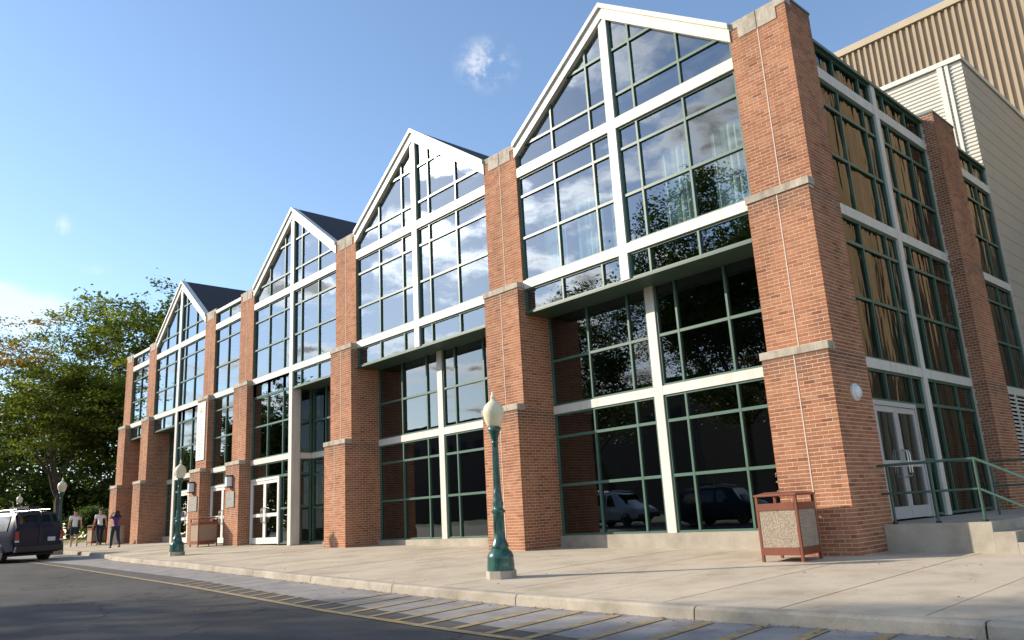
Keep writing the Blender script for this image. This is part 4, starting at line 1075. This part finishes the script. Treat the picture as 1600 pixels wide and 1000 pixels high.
    for s in (-1, 1):
        e_ = MB(); e_.lathe([(.001, -.008), (.010, -.004), (.010, .004), (.001, .008)], 8, (.092*k, s*.032*k, 1.635*k)); e_.build('eye', M['hair'], t)
    return t
hdir = math.atan2(.05, -1)
person((-37.5, -2.45, Gz(-37.5, -2.4)), hdir-.15, 1.76, 'walker in white T-shirt and dark shorts, nearest the minivan', M['skin_l'], M['shirt_w'], M['navy'], M['shoe'], 'shorts', 'down', ph=1)
person((-37.6, -1.30, Gz(-37.6, -1.3)), hdir, 1.76, 'middle walker in white T-shirt and long dark trousers', M['skin_l'], M['shirt_w'], M['navy'], M['shoe_d'], 'long', 'down', ph=-1)
person((-31.5, -2.35, Gz(-31.5, -2.4)), hdir+.1, 1.62, 'long-haired walker in purple top and dark jeans, hands raised to the face', M['skin_d'], M['shirt_p'], M['jeans'], M['shoe_d'], 'long', 'up', True, 1, .85)

# ------------------------------------------------------------------ trees
def make_tree(name, label, loc, h, rad, leafm, seed, trunk_r=.28, zlow=.3, n_clu=220, per=55, leaf=.13, flat=.35, gap=.0, squash=.55, lean=(0, 0), cat='tree', gold=None, parts=True, clu=.9, group=None):
    rnd = random.Random(seed); t = thing(name, label, cat, loc, rnd.uniform(0, .3), group)
    tips = []; tm = MB()
    def branch(p, d, L_, r_, lev):
        pts = [p]; rr = [r_]; n_ = 4
        for i in range(n_):
            d = (d+Vector((rnd.gauss(0, .13), rnd.gauss(0, .13), rnd.gauss(.02, .08)))).normalized(); p = p+d*L_/n_; pts.append(p); rr.append(r_*(1-.13*(i+1)))
        tm.tube(pts, rr, 7 if lev < 2 else 4, cap=False)
        if lev >= 3: tips.append(pts[-1]); tips.append(pts[2]); return
        nb = 3 if lev else 6
        for i in range(nb+(1 if rnd.random() < .4 else 0)):
            a = rnd.uniform(0, 6.28); q = pts[rnd.choice((2, 3, 4) if lev else (2, 3, 3, 4, 4))]
            el = rnd.uniform(.15, .95)*(1.0 if lev else 1.1)
            nd = (d*.45+Vector((math.cos(a), math.sin(a), el*.9))*.8).normalized()
            branch(q, nd, L_*rnd.uniform(.55, .82), rr[-1]*.62, lev+1)
        branch(pts[-1], d, L_*.62, rr[-1]*.75, lev+1)
    zt = h*zlow
    branch(Vector((0, 0, -.3)), Vector((lean[0], lean[1], 1)).normalized(), zt+.3+h*.08, trunk_r, 0)
    # bring tips into the crown envelope
    C_ = Vector((lean[0]*h*.5, lean[1]*h*.5, zt+(h-zt)*.5)); ax = Vector((rad, rad, (h-zt)*.5))
    pts = []
    for p in tips:
        q = p-C_; e = math.sqrt((q.x/ax.x)**2+(q.y/ax.y)**2+(q.z/ax.z)**2)
        if e < 1: pts.append(p)
    while len(pts) < n_clu:
        v = Vector((rnd.gauss(0, 1), rnd.gauss(0, 1), rnd.gauss(0, 1))).normalized()*(rnd.random()**.42)
        p = C_+Vector((v.x*ax.x, v.y*ax.y, v.z*ax.z))
        nz_ = noise.noise(p*.28+Vector((seed*3.1, 0, 0)))
        edge = 1+.35*noise.noise(Vector((v.x*1.7+seed, v.y*1.7, v.z*1.7)))
        if nz_ < gap-.15 or v.length > edge*.98: continue
        pts.append(p)
    # twigs reach the nearest limb point
    limb = tips[:]
    for p in pts[::3]:
        q = min(limb, key=lambda u: (u-p).length_squared)
        if (q-p).length < rad*.9: tm.tube([q, (p+q)/2+Vector((0, 0, -.1)), p], [.03, .02, .01], 3, cap=False)
    tm.build('trunk', M['bark'], t)
    cm_ = MB(); gm_ = MB()
    for p in pts:
        isg = gold is not None and gold(p)
        tgt = gm_ if isg else cm_
        cr = clu*rnd.uniform(.6, 1.25); nl = int(per*rnd.uniform(.6, 1.3))
        for _ in range(nl):
            d = Vector((rnd.gauss(0, .5), rnd.gauss(0, .5), rnd.gauss(0, .5)*flat))*cr; c = p+d
            s = leaf*rnd.uniform(.6, 1.4); nv = Vector((rnd.gauss(0, .55), rnd.gauss(0, .55), 1)).normalized()
            a = nv.orthogonal().normalized(); a = (Matrix.Rotation(rnd.uniform(0, 6.28), 3, nv) @ a); b_ = nv.cross(a)
            tgt.add([c-a*s, c-b_*s*squash, c+a*s, c+b_*s*squash], [(0, 1, 2, 3)])
    o = cm_.build('crown', leafm, t)
    if gm_.v:
        g_ = gm_.build('crown', M['leaf_gold'], t); g_['label'] = 'patch of yellow autumn leaves'
    return t
GT = 'trees at the far end of the building'
make_tree('locust_tree', 'wide airy yellow-green tree behind the minivan, with a yellow patch high on its left', (-55, 1.0, .6), 17.6, 8.2, M['leaf_locust'], 3, .34, .26, 780, 62, .115, .22, .10, .5,
          gold=lambda p: p.z > 11.0 and p.z < 14.3 and p.y < -3.2, clu=1.05, group=GT)
make_tree('oak_tree', 'tall dark green tree rising behind the end of the brick building', (-57, 7.0, .6), 20.5, 6.4, M['leaf_dark'], 11, .36, .2, 650, 70, .16, .55, -.05, .6, clu=1.0, group=GT)
make_tree('oak_tree', 'dark leafy tree low behind the walkers', (-66, 4.5, .7), 15, 8.5, M['leaf_dark'], 5, .3, .05, 620, 60, .19, .5, -.2, .6, clu=1.2, group=GT)
make_tree('oak_tree', 'dark tree at the far left edge behind the airy tree', (-74, -1.5, .7), 14, 8, M['leaf_dark'], 8, .3, .05, 460, 60, .2, .5, -.2, .6, clu=1.3, group=GT)
make_tree('shrub', 'pale green leafy shrub beside the far brick pier', (-47.5, 1.4, .6), 5.2, 1.9, M['leaf_shrub'], 21, .07, .05, 130, 60, .075, .6, -.3, .6, cat='shrub', clu=.55)
# trees across the road: they stand in the glass reflections and shade the road
GR = 'trees across the road seen in the glass'
def rtree(x_, y_, h, rad, sd, lb, m='leaf_dark', nc=300, leaf=.2, zl=.25, gap=0.0): 
    return make_tree('oak_tree', lb, (x_, y_, Gz(x_, -14)-.1), h, rad, M[m], sd, .3, zl, nc, 80, leaf, .6, gap, .6, clu=1.1, group=GR)
rtree(-21.5, -31, 23.5, 6.0, 31, 'tall tree across the road, reflected in the glass of the nearest gabled bay', nc=1050, leaf=.12, gap=.0)
rtree(-34, -32, 19.5, 3.9, 32, 'narrower tree across the road left of the tall reflected one', nc=300, leaf=.12)
rtree(-84, -31, 19, 7, 33, 'tree across the road reflected in the third gabled bay', nc=300, leaf=.22)
far = make_tree('oak_tree', 'dense tree across the road reflected in the farthest gabled bay', (-104, -33, .8), 25, 9, M['leaf_dark'], 34, .4, .15, 260, 50, .30, .6, -.1, .6, clu=1.5, group=GR)
for i, (x_, y_, lb) in enumerate(((-120, -31, 'reflected tree left of the dense one across the road'), (-139, -34, 'second reflected tree left of the dense one across the road'), (-128, -52, 'far reflected tree beyond the dense one'), (-150, -38, 'farthest reflected tree down the road'), (-4, -62, 'tree far behind the camera side of the road'), (22, -55, 'tree right of the reflected row, far across the road'), (-60, -95, 'tree beyond the low building across the road'), (-95, -90, 'tree beyond the left end of the low building'))):
    dup(far, (x_, y_, .2), i*1.1, lb, GR)
# low brown building across the road (its roofline is what the lower panes reflect)
M['ob'] = simple('dull_brown_brick', (.16, .10, .075), .9, .2)
OB = thing('campus_building', 'long low brown building across the road, seen only reflected', 'building')
MB().box(-120, -46, -78, -62, -.5, 15.0).build('wall', M['ob'], OB)
MB().box(-120.3, -45.7, -78.3, -61.7, 15.001, 15.5).build('roof', M['shingle'], OB)
for i in range(18):
    MB().box(-118+i*4, -116+i*4, -61.99, -61.9, 10.5, 12).build('window', M['dark'], OB)
# grass verge fence rail
FN = thing('low_fence', 'thin low rail fence at the lawn edge behind the walkers', 'fence')
for z in (.45, .85): MB().tube([(-49.0, -3.4, .75+z), (-49.0, 6, .75+z)], .022, 6).build('rail', M['steel'], FN)
for i in range(6): MB().tube([(-49, -3.4+i*1.88, .6), (-49, -3.4+i*1.88, 1.66)], .03, 6).build('post', M['steel'], FN)
# lawn of blades near the far end
gm_ = MB()
for i in range(9000):
    x_ = random.uniform(-75, -43); y_ = random.uniform(-3.2, 9); z = Gz(x_, y_)-.06; a = random.uniform(0, 6.28); w = .03; hh = random.uniform(.06, .16)
    gm_.add([(x_-w*math.cos(a), y_-w*math.sin(a), z), (x_+w*math.cos(a), y_+w*math.sin(a), z), (x_+random.gauss(0, .03), y_+random.gauss(0, .03), z+hh)], [(0, 1, 2)])
tag(gm_.build('grass', M['leaf_locust']), 'green lawn at the far end of the building', 'grass', kind='stuff')

# distant woods closing the horizon
def woods(name, pts, h, n, leaf, sd, label):
    rnd = random.Random(sd); mb = MB()
    for _ in range(n):
        k = rnd.random()*(len(pts)-1); i = int(k); f = k-i
        x_ = pts[i][0]*(1-f)+pts[i+1][0]*f; y_ = pts[i][1]*(1-f)+pts[i+1][1]*f
        top = h*(.62+.55*noise.noise(Vector((x_*.045, y_*.045, sd)))+.22*noise.noise(Vector((x_*.16, y_*.16, sd))))
        z = top*rnd.random()**.8; x_ += rnd.gauss(0, 3.2); y_ += rnd.gauss(0, 3.2)
        nv = Vector((rnd.gauss(0, .6), rnd.gauss(0, .6), 1)).normalized(); a = Matrix.Rotation(rnd.uniform(0, 6.28), 3, nv) @ nv.orthogonal().normalized(); b_ = nv.cross(a); s_ = leaf*rnd.uniform(.6, 1.4); c = Vector((x_, y_, z+.3))
        mb.add([c-a*s_, c-b_*s_*.7, c+a*s_, c+b_*s_*.7], [(0, 1, 2, 3)])
    tag(mb.build(name, M['leaf_dark'], None), label, 'woods', kind='stuff')
woods('distant_woods', [(-112, -46), (-118, 0), (-112, 50), (-90, 90)], 15, 26000, .42, 4, 'distant dark woods closing the view beyond the trees')
woods('distant_woods', [(-260, -90), (-130, -104), (-30, -104), (90, -95)], 15, 26000, .60, 5, 'distant woods far behind the road, seen in reflections')
